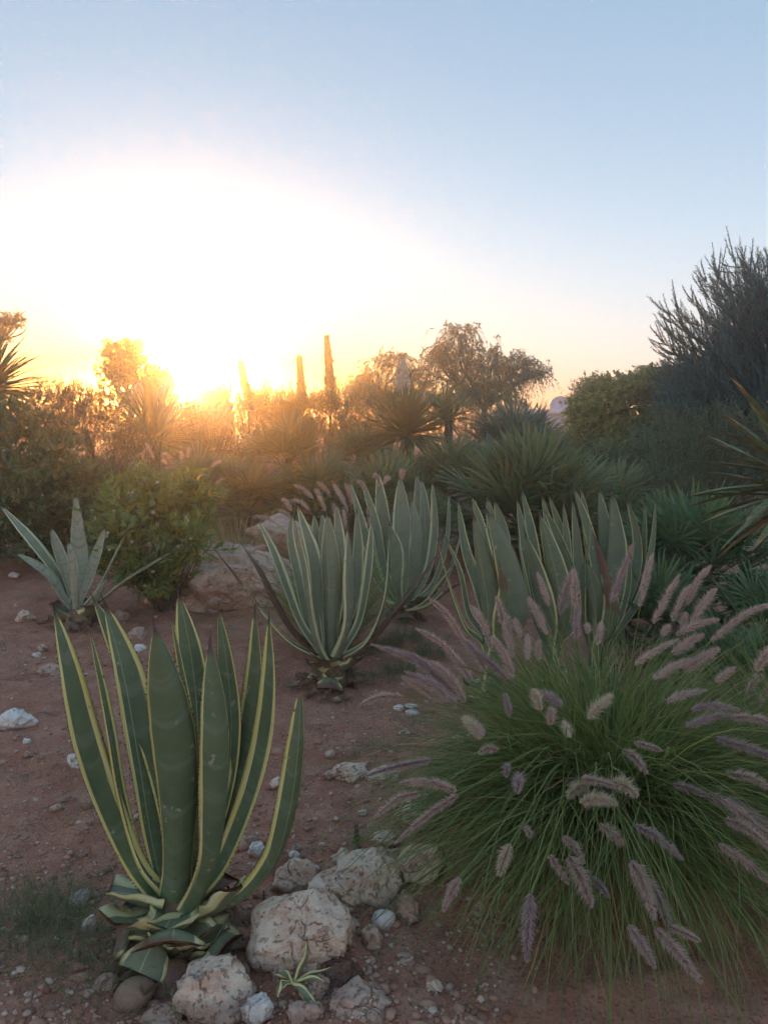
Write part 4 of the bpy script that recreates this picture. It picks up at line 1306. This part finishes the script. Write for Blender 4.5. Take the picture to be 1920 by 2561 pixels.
shrub('green_bush', 'small fresh green bush at the foot of the white wall', 'shrub',
      [L3(1405, 1105, 16, 130, 70), L3(1450, 1120, 15, 120, 80)], 'shrub_bright', 420, 10, .2, .06, .02, .8, .5, 0, .5, seed=78, inner=.4)
shrub('round_bush', 'round grey green bush under the tallest spike', 'shrub',
      [L3(790, 1045, 15.5, 190, 130), L3(720, 1060, 15.5, 120, 90)], 'shrub_olive', 1000, 12, .2, .05, .018, .8, .5, 0, .5, seed=79, inner=.55)
shrub('round_bush', 'dark grey green bush between the tallest spike and the yucca', 'shrub',
      [L3(905, 1035, 16.5, 180, 130), L3(960, 1060, 16, 150, 110)], 'shrub_dark', 900, 12, .2, .05, .018, .8, .5, 0, .5, seed=80, inner=.5)
shrub('weeping_shrub', 'low bush filling the dark space below the weeping trees', 'shrub',
      [L3(1130, 1040, 18, 330, 130), L3(1240, 1050, 19, 180, 90)], 'shrub_dark', 900, 12, .25, .06, .02, .8, .5, 0, .5, seed=81, inner=.5)

# ------------------------------------------------------------------ background trees and hedges
shrub('pepper_tree', 'tallest weeping tree with feathery hanging twigs near the white dome', 'tree',
      [L3(1150, 850, 20.1, 130, 110), L3(1120, 920, 20.1, 160, 130), L3(1220, 920, 20.1, 170, 130), L3(1300, 925, 20.4, 130, 120), L3(1335, 935, 20.1, 80, 60), L3(1185, 985, 19.8, 280, 110), L3(1100, 880, 20.1, 80, 70)],
      'pepper_leaf', 1500, 16, .50, .115, .028, .45, .25, 1.0, .4, seed=82, inner=.3, trunk=(1.3, .11, (.1, 0)), crown='crown', stem_r=.004, lump=.2)
shrub('pepper_tree', 'smaller weeping tree left of the tallest one, behind the fat flower spike', 'tree',
      [L3(985, 915, 21.4, 140, 100), L3(915, 955, 21.4, 90, 110), L3(960, 990, 21.1, 190, 100), L3(1035, 960, 21.4, 100, 110)],
      'pepper_leaf', 750, 16, .47, .115, .028, .45, .25, 1.0, .4, seed=83, inner=.3, trunk=(1.2, .09, (0, 0)), crown='crown', stem_r=.004, lump=.2)
shrub('round_tree', 'dark silhouetted tree with clumped leaves left of the sun', 'tree',
      [L3(312, 885, 25, 100, 70), L3(290, 925, 25, 80, 60), L3(345, 915, 25, 80, 60), L3(315, 955, 25, 130, 50), L3(272, 890, 25, 40, 30), L3(375, 960, 25, 60, 40)],
      'far_leaf', 620, 12, .30, .14, .08, .9, .3, 0, .6, seed=84, inner=.25, trunk=(1.6, .14, (.1, 0)), crown='crown', lump=.28)
shrub('round_tree', 'small round tree touching the left side of the sun', 'tree',
      [L3(400, 955, 25, 70, 60), L3(422, 970, 25, 30, 60), L3(380, 985, 25, 80, 50)],
      'far_leaf', 300, 12, .30, .14, .08, .9, .3, 0, .6, seed=85, inner=.35, trunk=(1.2, .1, (0, 0)), crown='crown', lump=.25)
shrub('branch_tree', 'tree beyond the left edge reaching one leafy branch into the sky', 'tree',
      [L3(-60, 800, 16, 90, 110), L3(18, 812, 16, 66, 26), L3(48, 798, 16, 26, 26), L3(-10, 840, 16, 50, 30)],
      'far_leaf', 330, 10, .2, .10, .04, .8, .2, 0, .6, seed=86, inner=.25, base=(W(-110, 900, 16).x, W(-110, 900, 16).y), trunk=(2.6, .12, (.1, 0)), crown='crown', lump=.25)
HEDGE = [
    ('rounded far bush on the skyline at the left, next to the dark yucca head', [L3(120, 1010, 22, 180, 100), L3(180, 1005, 22, 120, 90)], 91),
    ('long far bush on the skyline under the clumped tree', [L3(270, 1015, 23, 180, 80), L3(350, 1030, 23, 170, 80)], 92),
    ('low far bush directly under the setting sun', [L3(465, 1045, 22, 170, 70), L3(540, 1040, 22, 120, 60)], 93),
    ('far bush behind the yellow green bush, right of the white dome', [L3(1470, 975, 26, 70, 60), L3(1520, 990, 26, 100, 70), L3(1440, 1000, 26, 40, 40)], 94),
]
for lab, lb, sd in HEDGE:
    shrub('far_bush', lab, 'bush', lb, 'far_leaf', 650, 10, .32, .10, .045, .8, .5, 0, .5, seed=sd, group='bushes along the skyline', inner=.45, lump=.2)
SPRIGS = [
    ('sprigged open bush on the skyline just right of the dark dome', [L3(560, 1000, 24, 60, 60), L3(530, 1005, 24, 60, 50)], 95),
    ('sprigged open bush on the skyline at the foot of the leaning spike', [L3(625, 1010, 24, 80, 50), L3(660, 1000, 24, 40, 60)], 96),
    ('sprigged open bush on the skyline between the two spikes', [L3(700, 1015, 24, 90, 50), L3(740, 1010, 24, 60, 50)], 97),
    ('sprigged open bush on the skyline between the tallest spike and the weeping trees', [L3(870, 1000, 26, 110, 70), L3(790, 1015, 26, 60, 50)], 98),
]
for lab, lb, sd in SPRIGS:
    shrub('sprig_bush', lab, 'bush', lb, 'far_leaf', 230, 12, .55, .14, .055, .7, 1.6, 0, .4, seed=sd, group='open bushes along the skyline', inner=.3, lump=.2, spread=.35)


def flower_stalk(label, pts, dep, wpx, seed, bare=0.0):
    rng = np.random.default_rng(seed)
    P = [W(x, y, dep) for x, y in pts]
    base = Vector((P[0].x, P[0].y, gh(P[0].x, P[0].y)))
    rt = thing('flower_stalk', label, 'flower stalk', base, 'tall flower stalks')
    C = spline([base] + P, 40)
    w = wpx * dep / FPX * .5
    mb = MB(); tube(mb, C, np.linspace(.035, .008, 40), 6)
    ob('stalk', mb.mesh('stalk', ['stalk_wood'], True, base), rt)
    n = 1000
    s = rng.uniform(.28, 1, n); i = np.minimum((s * 39).astype(int), 38)
    az = rng.uniform(0, 6.28, n)
    pr = np.interp(s, [.28, .4, .7, .92, 1], [1.15, 1.1, .75, .35, .03]) * w * (1 + .45 * np.sin(s * 47 + seed) * np.sin(s * 19)) * rng.uniform(.4, 1.1, n)
    d = np.stack([np.cos(az), np.sin(az), np.full(n, .55)], 1)
    mb = MB()
    twigs(mb, C[i], d, pr * 1.25, 4, .095, .045, .7, 0, .6, 0, .004, 1, rng=rng)
    ob('seed_heads', mb.mesh('seed_heads', ['far_leaf', 'stalk_wood'], False, base), rt)


flower_stalk('thick leaning brown spike, leftmost of the three, right of the sun', [(622, 1010), (612, 960), (602, 905)], 18, 17, 1)
flower_stalk('slim straight spike, middle one of the three on the skyline', [(754, 1010), (753, 960), (748, 890)], 18, 17, 2)
flower_stalk('tallest bushy spike on the skyline, left of the weeping trees', [(826, 1010), (823, 930), (816, 838)], 18, 24, 3)

# the big dark needle-leaved tree at the right edge


def conifer():
    rng = np.random.default_rng(5)
    dep = 12.0
    b = W(1985, 1000, dep); base = Vector((b.x, b.y, gh(b.x, b.y)))
    rt = thing('needle_tree', 'tall dark tree at the right edge with upswept needle covered branches', 'tree', base)
    tb = MB()
    top = np.array([b.x + .1, b.y, 3.75]); bb = np.array(tuple(base)) - np.array([0, 0, .05])
    tr = spline([bb, (bb + top) / 2 + np.array([.08, 0, 0]), top], 14)
    tube(tb, tr, np.linspace(.16, .03, 14), 9)
    Cs, Ds, Ls = [], [], []
    env = np.array([[1050, 1640], [980, 1640], [900, 1625], [860, 1640], [800, 1665], [720, 1715], [640, 1800], [580, 1880], [540, 1925], [480, 1960]], float)
    for i in range(260):
        f = rng.uniform(.10, .95)
        az = rng.uniform(0, 2 * math.pi)
        o = tr[int(f * 13)]
        # limb tip: radius follows the outline of the tree
        py = 1070 - (o[2] - 1.6) / dep * FPX - 60
        xe = np.interp(-py, -env[:, 0], env[:, 1])
        R = max(.25, (1985 - xe) * dep / FPX) * rng.uniform(.75, 1.0)
        up = rng.uniform(.22, .52)
        e = o + np.array([math.cos(az) * R, math.sin(az) * R * .8, R * up])
        mid = (o + e) / 2 + np.array([0, 0, -.14 * R])
        c = spline([o, mid, e], 12)
        tube(tb, c, np.linspace(.016, .004, 12), 5)
        for k in range(3, 12):
            dirn = unit(c[min(k + 1, 11)] - c[k - 1])
            for _ in range(2):
                d = unit(dirn + rng.normal(0, .45, 3) + np.array([0, 0, .22]))
                Cs.append(c[k]); Ds.append(d); Ls.append(rng.uniform(.22, .46))
    ob('trunk', tb.mesh('trunk', ['dark_bark'], True, base), rt)
    mb = MB()
    twigs(mb, Cs, Ds, np.array(Ls), 80, .052, .013, .62, -.28, .25, 0, .008, 0, start=.03, taper=.3, rng=rng)
    # shadowed inner twigs low down, so that the crown closes towards the ground
    lob = [L3(1850, 1010, 12.2, 380, 380), L3(1930, 850, 12.2, 300, 400), L3(1760, 1060, 12, 280, 240), L3(1860, 1180, 12, 360, 220)]
    NT = 3400
    P, N = lobes(lob, NT, rng, .3, -.8, .1)
    twigs(mb, P, N + np.array([0, 0, .9]) + rng.normal(0, .3, (NT, 3)), rng.uniform(.2, .36, NT), 36, .046, .015, .75, -.2, .25, 0, .006, 0, rng=rng)
    ob('crown', mb.mesh('crown', ['conifer_needle', 'bark'], False, base), rt)


conifer()

# ------------------------------------------------------------------ buildings


def box(mb, x0, x1, y0, y1, z0, z1, m=0):
    V = [(x0, y0, z0), (x1, y0, z0), (x1, y1, z0), (x0, y1, z0), (x0, y0, z1), (x1, y0, z1), (x1, y1, z1), (x0, y1, z1)]
    mb.add(V, [(0, 3, 2, 1), (4, 5, 6, 7), (0, 1, 5, 4), (1, 2, 6, 5), (2, 3, 7, 6), (3, 0, 4, 7)], m)


def vault(mb, r, st, y0, y1, n=28, m=0):
    prof = [(-r, 0)] + [(-r * math.cos(math.pi * i / n), st + r * 1.05 * math.sin(math.pi * i / n)) for i in range(n + 1)] + [(r, 0)]
    k = len(prof)
    V = [(x, y0, z) for x, z in prof] + [(x, y1, z) for x, z in prof]
    F = [(i, i + 1, k + i + 1, k + i) for i in range(k - 1)]
    mb.add(V, F, m)
    for off, yy in ((0, y0), (k, y1)):
        c = [(0, yy, st * .5)]
        vv = [(x, yy, z) for x, z in prof] + c
        mb.add(vv, [(i, i + 1, k) for i in range(k - 1)] + [(k - 1, 0, k)], m)


DB = 36.0
wl = W(1330, 1036, DB); wr = W(1520, 1036, DB)
b0 = Vector(((wl.x + wr.x) / 2, wl.y + 2, gh(0, 60)))
hw = (wr.x - wl.x) / 2; H = wl.z - b0.z
bd = thing('domed_building', 'white building with a starred arched dome above a pale stone wall', 'building', b0)
bd.rotation_euler = (0, 0, -math.atan2(b0.x, b0.y))
mb = MB(); box(mb, -hw, hw, -2, 2, -.3, H); ob('wall', mb.mesh('wall', ['rubble_wall'], False), bd)
mb = MB(); box(mb, -hw - .08, hw + .08, -2.1, 2.1, H, H + .22); ob('coping', mb.mesh('coping', ['plaster'], False), bd)
dcx = W(1424, 1036, DB).x - b0.x
rr = 25 * DB / FPX
mb = MB(); vault(mb, rr, .12, -1.6, 1.4)
dm = ob('dome', mb.mesh('dome', ['lilac_plaster'], False), bd, (dcx, 0, H + .22))
mb = MB()
n = 28
prof = [(-math.cos(math.pi * i / n), math.sin(math.pi * i / n) * 1.05) for i in range(n + 1)]
V = []
for ro, yy in ((rr * 1.06, -1.68), (rr * 1.06, -1.5), (rr * .95, -1.5), (rr * .95, -1.68)):
    V += [(x * ro, yy, .12 + z * ro) for x, z in prof]
k = n + 1
F = [(a * k + i, a * k + i + 1, ((a + 1) % 4) * k + i + 1, ((a + 1) % 4) * k + i) for a in range(4) for i in range(n)]
mb.add(V, F); ob('rim', mb.mesh('rim', ['plaster'], False), dm)
mb = MB()
sp = []
for i in range(10):
    a = math.pi / 2 + i * math.pi / 5; r = (.24 if i % 2 == 0 else .10) * rr / .8
    sp.append((r * math.cos(a), r * math.sin(a)))
V = [(x, -1.64, z) for x, z in sp] + [(0, -1.64, 0)] + [(x, -1.602, z) for x, z in sp]
F3 = [(i, (i + 1) % 10, 10) for i in range(10)] + [(i, (i + 1) % 10, 11 + (i + 1) % 10) for i in range(10)] + [(i, 11 + (i + 1) % 10, 11 + i) for i in range(10)]
V = [(x, y, z + .12 + rr * .48) for x, y, z in V]
mb.add(V, F3); ob('star', mb.mesh('star', ['star_paint'], False), dm)

# dark domed hut next to the sun
DH = 27.0
h0 = W(512, 1010, DH); hb = Vector((h0.x, h0.y + 1, gh(0, 27)))
hh = thing('domed_hut', 'dark silhouette of a small dome just right of the sun', 'building', hb)
HZ = W(512, 1002, DH).z - hb.z; hw2 = 45 * DH / FPX
mb = MB(); box(mb, -hw2, hw2, -1, 1, -.3, HZ); ob('wall', mb.mesh('wall', ['rubble_wall'], False), hh)
mb = MB(); rr2 = 26 * DH / FPX
for i in range(9):
    pass
seg = 24; rings = 10
V = [(0, 0, rr2 * 1.15)]; F = []
for i in range(1, rings + 1):
    a = math.pi / 2 * i / rings
    V += [(rr2 * math.sin(a) * math.cos(2 * math.pi * j / seg), rr2 * math.sin(a) * math.sin(2 * math.pi * j / seg), rr2 * 1.15 * math.cos(a)) for j in range(seg)]
tri = [(0, 1 + j, 1 + (j + 1) % seg) for j in range(seg)]
for i in range(rings - 1):
    for j in range(seg):
        a = 1 + i * seg + j; b = 1 + i * seg + (j + 1) % seg
        tri += [(a, a + seg, b + seg), (a, b + seg, b)]
mb.add(V, tri); ob('dome', mb.mesh('dome', ['plaster'], True), hh, (W(494, 1000, DH).x - hb.x, 0, HZ))

# far scrub that closes the horizon, one continuous mass
rng = np.random.default_rng(3)
mb = MB()
fx = rng.uniform(-46, 46, 2600); fy = rng.uniform(66, 78, 2600)
fz = rng.uniform(0, 1, 2600) * (2.4 + .8 * np.sin(fx * .35) + .5 * np.sin(fx * .9 + 2))
twigs(mb, np.stack([fx, fy, fz], 1), np.stack([rng.normal(0, .5, 2600), rng.normal(0, .5, 2600), np.ones(2600)], 1), .9, 9, .4, .22, .8, 0, .5, 0, None, rng=rng)
tag(ob('far_scrub', mb.mesh('far_scrub', ['far_leaf'], False)), 'far belt of scrub along the horizon', 'scrub', None, 'stuff')

# ------------------------------------------------------------------ rocks


def ico(sub):
    import bmesh
    bm = bmesh.new(); bmesh.ops.create_icosphere(bm, subdivisions=sub, radius=1)
    V = np.array([v.co[:] for v in bm.verts]); F = np.array([[v.index for v in f.verts] for f in bm.faces]); bm.free()
    return V, F


ICO = {s: ico(s) for s in (1, 2, 3, 4, 5)}


def rock_mesh(a, b, c, seed, sub=4, rough=1.0, smooth=False, strata=0.0):
    rng = np.random.default_rng(seed)
    V, F = ICO[sub]
    if smooth:
        r = np.ones(len(V))
        for _ in range(5):
            r += .05 * np.sin(3 * (V @ unit(rng.normal(size=3))) * rng.uniform(.6, 1.2) + rng.uniform(0, 6))
    else:
        npl = 16
        Nn = unit(rng.normal(size=(npl, 3))); h = rng.uniform(.72, 1.02, npl)
        dot = np.maximum(V @ Nn.T, 1e-3)
        rr = h[None, :] / dot
        k = 38.0
        r = -np.log(np.exp(-k * np.minimum(rr, 3)).sum(1)) / k
        r = np.clip(r, .4, 1.25)
        off = Vector(rng.uniform(0, 50, 3))
        nz = np.array([noise.fractal(Vector(v) * 2.1 + off, .9, 2.1, 5) for v in V])
        rd = np.array([noise.ridged_multi_fractal(Vector(v) * 1.6 + off, .9, 2.0, 3, 1.0, 2.0) for v in V]) - 1.0
        r = r * (1 + rough * (.13 * nz - .05 * rd))
        if strata:
            r *= 1 + strata * np.sign(np.sin(V[:, 2] * 9 + 1.2 * nz)) * .5
    P = V * r[:, None] * np.array([a, b, c])
    return P, F


MSEQ = [0]


def rock(label, px, py, w, h, mat='limestone', sub=5, rough=1.3, smooth=False, rot=0.0, sink=.32, deep=None, strata=0.0, name='rock', group=None, tilt=0.0, cat='rock'):
    MSEQ[0] += 1
    d0 = G(px, py)
    dist = d0.y / ray(px, py).y
    a = w * dist / FPX * .5; c = h * dist / FPX * .5
    b = (deep or .5 * (a + c))
    p = G(px, py, dz=c * sink)
    P, F = rock_mesh(a * 1.04, b, c * 1.04, 100 + MSEQ[0], sub, rough, smooth, strata)
    me = tri_mesh(name, P, F, [mat], smooth=True)
    o = ob(name, me, None, p)
    o.rotation_euler = (RNG.uniform(-.12, .12), tilt, rot)
    return tag(o, label, cat, group)


R = rock
R('largest pale boulder in the foreground pile, long and tilted', 742, 2332, 250, 165, rot=.25, tilt=-.62, sub=5, rough=.75, sink=.5)
R('pale knobbly rock behind the upper end of the long tilted boulder', 730, 2199, 106, 88)
R('whitish pitted rock right of the long tilted boulder', 859, 2232, 130, 122, sub=5, rough=1.3)
R('big blocky cream rock nearest the fountain grass in the pile', 934, 2195, 140, 138, sub=5)
R('cream rock half under the fountain grass blades', 1048, 2162, 98, 106)
R('flat pale rock lying behind the blocky cream rock', 965, 2102, 64, 38)
R('small pink rock between the blocky cream rock and the grass', 993, 2140, 44, 42, 'pink_stone')
R('upright hollow pinkish rock under the edge of the grass', 1022, 2282, 58, 98, 'pink_stone', rough=1.7)
R('smooth white round stone below the blocky cream rock', 957, 2304, 58, 56, 'white_stone', smooth=True, cat='stone')
R('narrow pink rock below the smooth white round stone', 930, 2348, 48, 70, 'pink_stone')
R('broad lumpy cream rock cut by the bottom edge of the picture', 521, 2492, 176, 138, sub=5, rough=1.1, sink=.4)
R('round grey beige cobble beside the broad lumpy rock', 618, 2482, 58, 62, smooth=True, cat='stone')
R('smooth yellowish egg shaped stone at the bottom', 342, 2484, 102, 72, 'yellow_stone', smooth=True, cat='stone')
R('smooth grey stone next to the yellowish egg shaped stone', 264, 2460, 60, 42, smooth=True, cat='stone')
R('pale rough rock at the very bottom below the egg shaped stone', 411, 2541, 96, 56)
R('white crusted rock at the very bottom, right of the broad lumpy rock', 647, 2533, 92, 66, 'white_stone', rough=1.6)
R('white rough stone lying alone left of the big agave', 196, 2254, 58, 42, 'white_stone', rough=1.2)
R('white and brown stone below the lone one left of the big agave', 225, 2317, 42, 52, 'white_stone')
R('flat pinkish slab half buried at the bottom of the soil bank', 889, 2512, 155, 84, 'pink_stone', sink=.1, strata=.05)
R('pink rock wedged behind the small agave pup', 792, 2482, 56, 66, 'pink_stone')
R('small pale rock on the soil in front of the grass', 1083, 2468, 38, 26)
R('brown stone between the big agave and the long boulder', 608, 2429, 40, 34, 'pink_stone', smooth=True, cat='stone')
R('dark brown stone right of the agave stump', 612, 2299, 42, 32, 'pink_stone', cat='stone')
R('small pale stone with weeds right of the agave stump', 659, 2290, 32, 42, cat='stone')
R('whitish stone behind the curved low leaf of the big agave', 641, 2128, 36, 38, 'white_stone', cat='stone')
R('mottled pink stone under the curved low leaf of the big agave', 646, 2171, 32, 38, 'pink_stone', cat='stone')
R('small smooth white pebble above the knobbly rock', 735, 2139, 31, 21, 'white_stone', smooth=True, sub=3, cat='stone')
R('smooth white pebble lying against the knobbly rock', 778, 2172, 39, 20, 'white_stone', smooth=True, sub=3, cat='stone')
R('tiny tan stone above the small smooth white pebble', 743, 2119, 21, 16, 'pink_stone', sub=3, cat='stone')
R('flat beige stone behind the low agave leaf', 620, 2101, 38, 22, sub=3, cat='stone')
R('large dark lump of soil beneath the pup', 862, 2438, 92, 80, 'clod', rough=1.5, sink=.1, cat='soil clod', name='soil_clod')
R('reddish stone under the right end of the long boulder', 805, 2385, 52, 60, 'pink_stone')
R('light stone behind the leaves of the small pup', 783, 2420, 56, 38)
R('pale boulder half covered by grass blades and plumes', 1041, 2040, 98, 92)
R('pointed pale rock on the soil left of the drooping plume', 880, 1934, 70, 54, rough=1.3)
R('rock with dark hollow under the drooping plume', 960, 1940, 80, 40, rough=1.4)
R('small tan rock left of the pointed pale rock', 827, 1940, 37, 26, 'pink_stone', sub=3)
R('flat cream stone just right of the big agave leaves', 692, 1959, 44, 24, sub=3, cat='stone')
R('left one of three white pebbles in a cluster', 998, 1771, 28, 18, 'white_stone', smooth=True, sub=3, cat='stone')
R('front one of three white pebbles in a cluster', 1031, 1783, 37, 17, 'white_stone', smooth=True, sub=3, cat='stone')
R('rear one of three white pebbles in a cluster', 1028, 1767, 31, 15, 'white_stone', smooth=True, sub=3, cat='stone')
R('small grey stone below the cluster of three white pebbles', 1012, 1833, 26, 21, sub=3, cat='stone')
R('smooth grey stone under the fat pale plume at the edge of the grass', 1168, 1848, 62, 36, smooth=True, cat='stone')
R('pinkish stone in front of the dry skirt of the middle agave', 840, 1752, 27, 17, 'pink_stone', sub=3, cat='stone')
R('small angular pink stone between the two agaves', 823, 1886, 25, 22, 'pink_stone', sub=3, cat='stone')
R('narrow white chip on the soil above the boulder in the grass', 908, 2033, 26, 18, 'white_stone', sub=3, rot=.7, cat='stone')
R('white jagged rock at the left edge of the picture', 34, 1808, 92, 56, 'white_stone', rough=1.4)
R('cream stone beside the foot of the grey agave', 63, 1546, 42, 38)
R('pink stone on the soil below the grey agave', 107, 1624, 26, 22, 'pink_stone', sub=3, cat='stone')
R('small white stone beside the pink stone below the grey agave', 93, 1640, 20, 19, 'white_stone', sub=3, cat='stone')
R('crumbly pinkish rock left of the big agave tips', 126, 1680, 68, 40, 'pink_stone', rough=1.4)
R('white stone half hidden behind the outermost left agave leaf', 188, 1906, 36, 36, 'white_stone', sub=3, cat='stone')
R('pale chip on bare soil left of the big agave', 141, 2021, 31, 21, sub=3, cat='stone')
R('pale stone below the white jagged rock', 69, 1856, 22, 20, 'white_stone', sub=3, cat='stone')
R('tan stone second below the white jagged rock', 73, 1889, 25, 18, 'pink_stone', sub=3, cat='stone')
R('whitish stone far up the slope at the left edge', 36, 1438, 32, 16, 'white_stone', sub=3, cat='stone')
R('pink stone right of the foot of the grey agave', 303, 1541, 32, 32, 'pink_stone', sub=3)
R('grey pink stone behind the tips of the big agave', 343, 1590, 50, 32, 'pink_stone')
R('flat white stone behind the tips of the big agave', 349, 1625, 36, 26, 'white_stone', smooth=True, sub=3, cat='stone')
R('cream stone in the gap between the knobbly rock and the long tilted boulder', 800, 2215, 56, 46)
R('pink rough stone below the whitish pitted rock', 868, 2318, 66, 56, 'pink_stone')
R('pale stone right under the long tilted boulder', 700, 2432, 54, 40, sub=4)
R('reddish stone between the agave stump and the broad lumpy rock', 556, 2420, 44, 32, 'pink_stone', sub=4, cat='stone')
R('small cream stone above the smooth egg shaped stone', 392, 2440, 34, 26, sub=3, cat='stone')
R('rough brown rock at the bottom edge below the small pup', 768, 2534, 90, 56, 'pink_stone')
R('tan stone on the bare soil right of the smooth white round stone', 1010, 2395, 40, 30, 'pink_stone', sub=4, cat='stone')
R('low cream stone behind the whitish pitted rock', 856, 2150, 58, 36, sub=4, cat='stone')
# layered boulder and its neighbours further back
R('long flat layered boulder under the white flowered bush', 590, 1452, 320, 150, 'warm_lit_stone', sub=5, rough=1.2, strata=.05, sink=.5, deep=.36, tilt=.16)
R('pinkish block at the left end of the flat layered boulder', 475, 1490, 190, 100, 'warm_lit_stone', sub=5, rough=1.2, strata=.04, deep=.25)
R('boulder seen between the small pink plumes and the dry grass', 715, 1345, 170, 95, 'warm_lit_stone', sub=4, rough=1.1, deep=.4)

# loose small stones: one scattered mass
rng = np.random.default_rng(17)
mb = MB()
V0, F0 = ICO[1]
cnt = 0
while cnt < 4200:
    px = rng.uniform(-60, 1250); py = 1330 + 1250 * rng.uniform(0, 1) ** .8
    dens = .35 + .65 * (noise.noise(Vector((px * .006, py * .009, 2))) > .0)
    if rng.uniform() > dens:
        continue
    p = G(px, py)
    if p.y > 9:
        continue
    r = .0034 * math.exp(rng.normal(0, .62)) * (1.25 if rng.uniform() < .25 else 1)
    r = min(r * (1 + .12 * p.y), .018)
    q = V0 * rng.uniform(.65, 1.25, (len(V0), 1)) * r * np.array([1, rng.uniform(.6, 1), rng.uniform(.4, .75)])
    a = rng.uniform(0, 6.28); ca, sa = math.cos(a), math.sin(a)
    q = np.stack([q[:, 0] * ca - q[:, 1] * sa, q[:, 0] * sa + q[:, 1] * ca, q[:, 2]], 1)
    mb.add(q + np.array([p.x, p.y, p.z + r * .15]), F0, 0)
    cnt += 1
tag(ob('gravel', mb.mesh('gravel', ['pebble'], False)), 'small loose pebbles and chips scattered over the red soil', 'gravel', None, 'stuff')

mb = MB()
for i in range(6500):
    px = rng.uniform(-60, 1350); py = 1480 + 1100 * rng.uniform(0, 1) ** .8
    if noise.noise(Vector((px * .008, py * .012, 7))) < rng.uniform(-.5, .35):
        continue
    p = G(px, py)
    r = min(.0056 * math.exp(rng.normal(0, .68)), .034)
    q = V0 * rng.uniform(.6, 1.3, (len(V0), 1)) * r * np.array([1, rng.uniform(.6, 1), rng.uniform(.35, .7)])
    a = rng.uniform(0, 6.28); ca, sa = math.cos(a), math.sin(a)
    q = np.stack([q[:, 0] * ca - q[:, 1] * sa, q[:, 0] * sa + q[:, 1] * ca, q[:, 2]], 1)
    mb.add(q + np.array([p.x, p.y, p.z + r * .1]), F0, 0)
tag(ob('soil_crumbs', mb.mesh('soil_crumbs', ['clod_bit'], False)), 'crumbs and clods of red soil lying on the ground', 'soil', None, 'stuff')

# ------------------------------------------------------------------ weeds and twigs on the soil
rng = np.random.default_rng(23)
mb = MB()
for px, py, n, L in [(60, 2290, 90, .12), (130, 2310, 110, .14), (200, 2360, 90, .12), (40, 2340, 90, .12), (250, 2290, 60, .10), (300, 2420, 70, .10), (270, 2510, 60, .09), (120, 2240, 60, .1), (230, 2180, 50, .09),
                     (130, 1890, 30, .08), (180, 1980, 25, .08), (40, 1950, 25, .07), (230, 2050, 40, .09), (860, 1900, 40, .07), (930, 1880, 60, .08), (980, 1860, 50, .09), (1040, 1820, 60, .1), (880, 1760, 70, .1),
                     (950, 1700, 90, .12), (1010, 1690, 90, .14), (1060, 1740, 70, .12), (900, 2095, 45, .05), (560, 2370, 30, .06), (640, 1700, 30, .08), (700, 1720, 40, .08), (90, 1500, 50, .1), (30, 1620, 30, .08),
                     (480, 1560, 60, .12), (560, 1580, 60, .12), (650, 1560, 70, .12), (960, 1620, 260, .2), (1020, 1600, 260, .2), (1080, 1640, 260, .22), (900, 1640, 140, .14), (1000, 1680, 160, .16), (20, 2270, 90, .13), (90, 2350, 120, .14), (170, 2270, 90, .12), (150, 2400, 90, .12), (60, 2420, 60, .1), (230, 2440, 80, .1), (330, 2380, 60, .1), (830, 2110, 25, .05), (740, 2050, 20, .05), (1000, 2080, 40, .07), (420, 2470, 40, .1), (500, 2440, 30, .1), (590, 1790, 20, .06), (780, 1840, 18, .06)]:
    p = G(px, py)
    blades(mb, tuple(p), n, .10, (L * .4, L * 1.2), (.1, 1.1), (.2, 1.6), .0028, seg=4, rng=rng, zfloor=False)
tag(ob('weeds', mb.mesh('weeds', ['weed_blade'], False)), 'thin low grassy weeds sprouting from the soil', 'weeds', None, 'stuff')
mb = MB()
for i in range(420):
    px = rng.uniform(-20, 1100); py = rng.uniform(1560, 2540)
    p = G(px, py); a = rng.uniform(0, 6.28); L = rng.uniform(.03, .12)
    d = np.array([math.cos(a), math.sin(a), 0]); q = np.array(tuple(p)) + np.array([0, 0, .006])
    k = np.array([-d[1], d[0], 0]) * rng.normal(0, .012)
    tube(mb, spline([q - d * L / 2, q + k + np.array([0, 0, rng.uniform(0, .012)]), q + d * L / 2], 5), np.full(5, rng.uniform(.0008, .0018)), 4)
tag(ob('dry_twigs', mb.mesh('dry_twigs', ['twig'], True)), 'dry twigs and stalks strewn over the soil', 'twigs', None, 'stuff')
# little bright green sprouts between the rocks
for lab, px, py in (('bright green sprout between the pitted rock and the long boulder', 838, 2245), ('bright green sprout beside the stone right of the agave stump', 655, 2280), ('green sprout on the soil above the blocky cream rock', 893, 2105),
                    ('leafy sprout in front of the broad lumpy rock', 448, 2520)):
    p = G(px, py, .03)
    shrub('sprout', lab, 'weed', [(p.x, p.y, p.z, .022, .022, .022)], 'shrub_bright', 26, 4, .035, .016, .009, seed=int(px), stems=2, stem_r=.0006, group='sprouts between the rocks')

# ------------------------------------------------------------------ haze: dusty evening air
hz = NB('haze')
hv = hz.n('ShaderNodeVolumePrincipled')
hv.inputs['Color'].default_value = (0.95, 0.93, 0.92, 1)
hv.inputs['Density'].default_value = 0.0092
hv.inputs['Anisotropy'].default_value = 0.9
hz.l(hv.outputs[0], hz.out.inputs['Volume'])
MATS['haze'] = hz.m
bpy.context.view_layer.update()
ztop = max((o.matrix_world @ Vector(c)).z for o in SC.objects if o.type == 'MESH' for c in o.bound_box) + .2
mb = MB(); box(mb, -92, 92, -38, 108, -1.3, ztop)
tag(ob('haze', mb.mesh('haze', ['haze'], False)), 'thin dusty evening haze over the garden', 'haze', None, 'stuff')
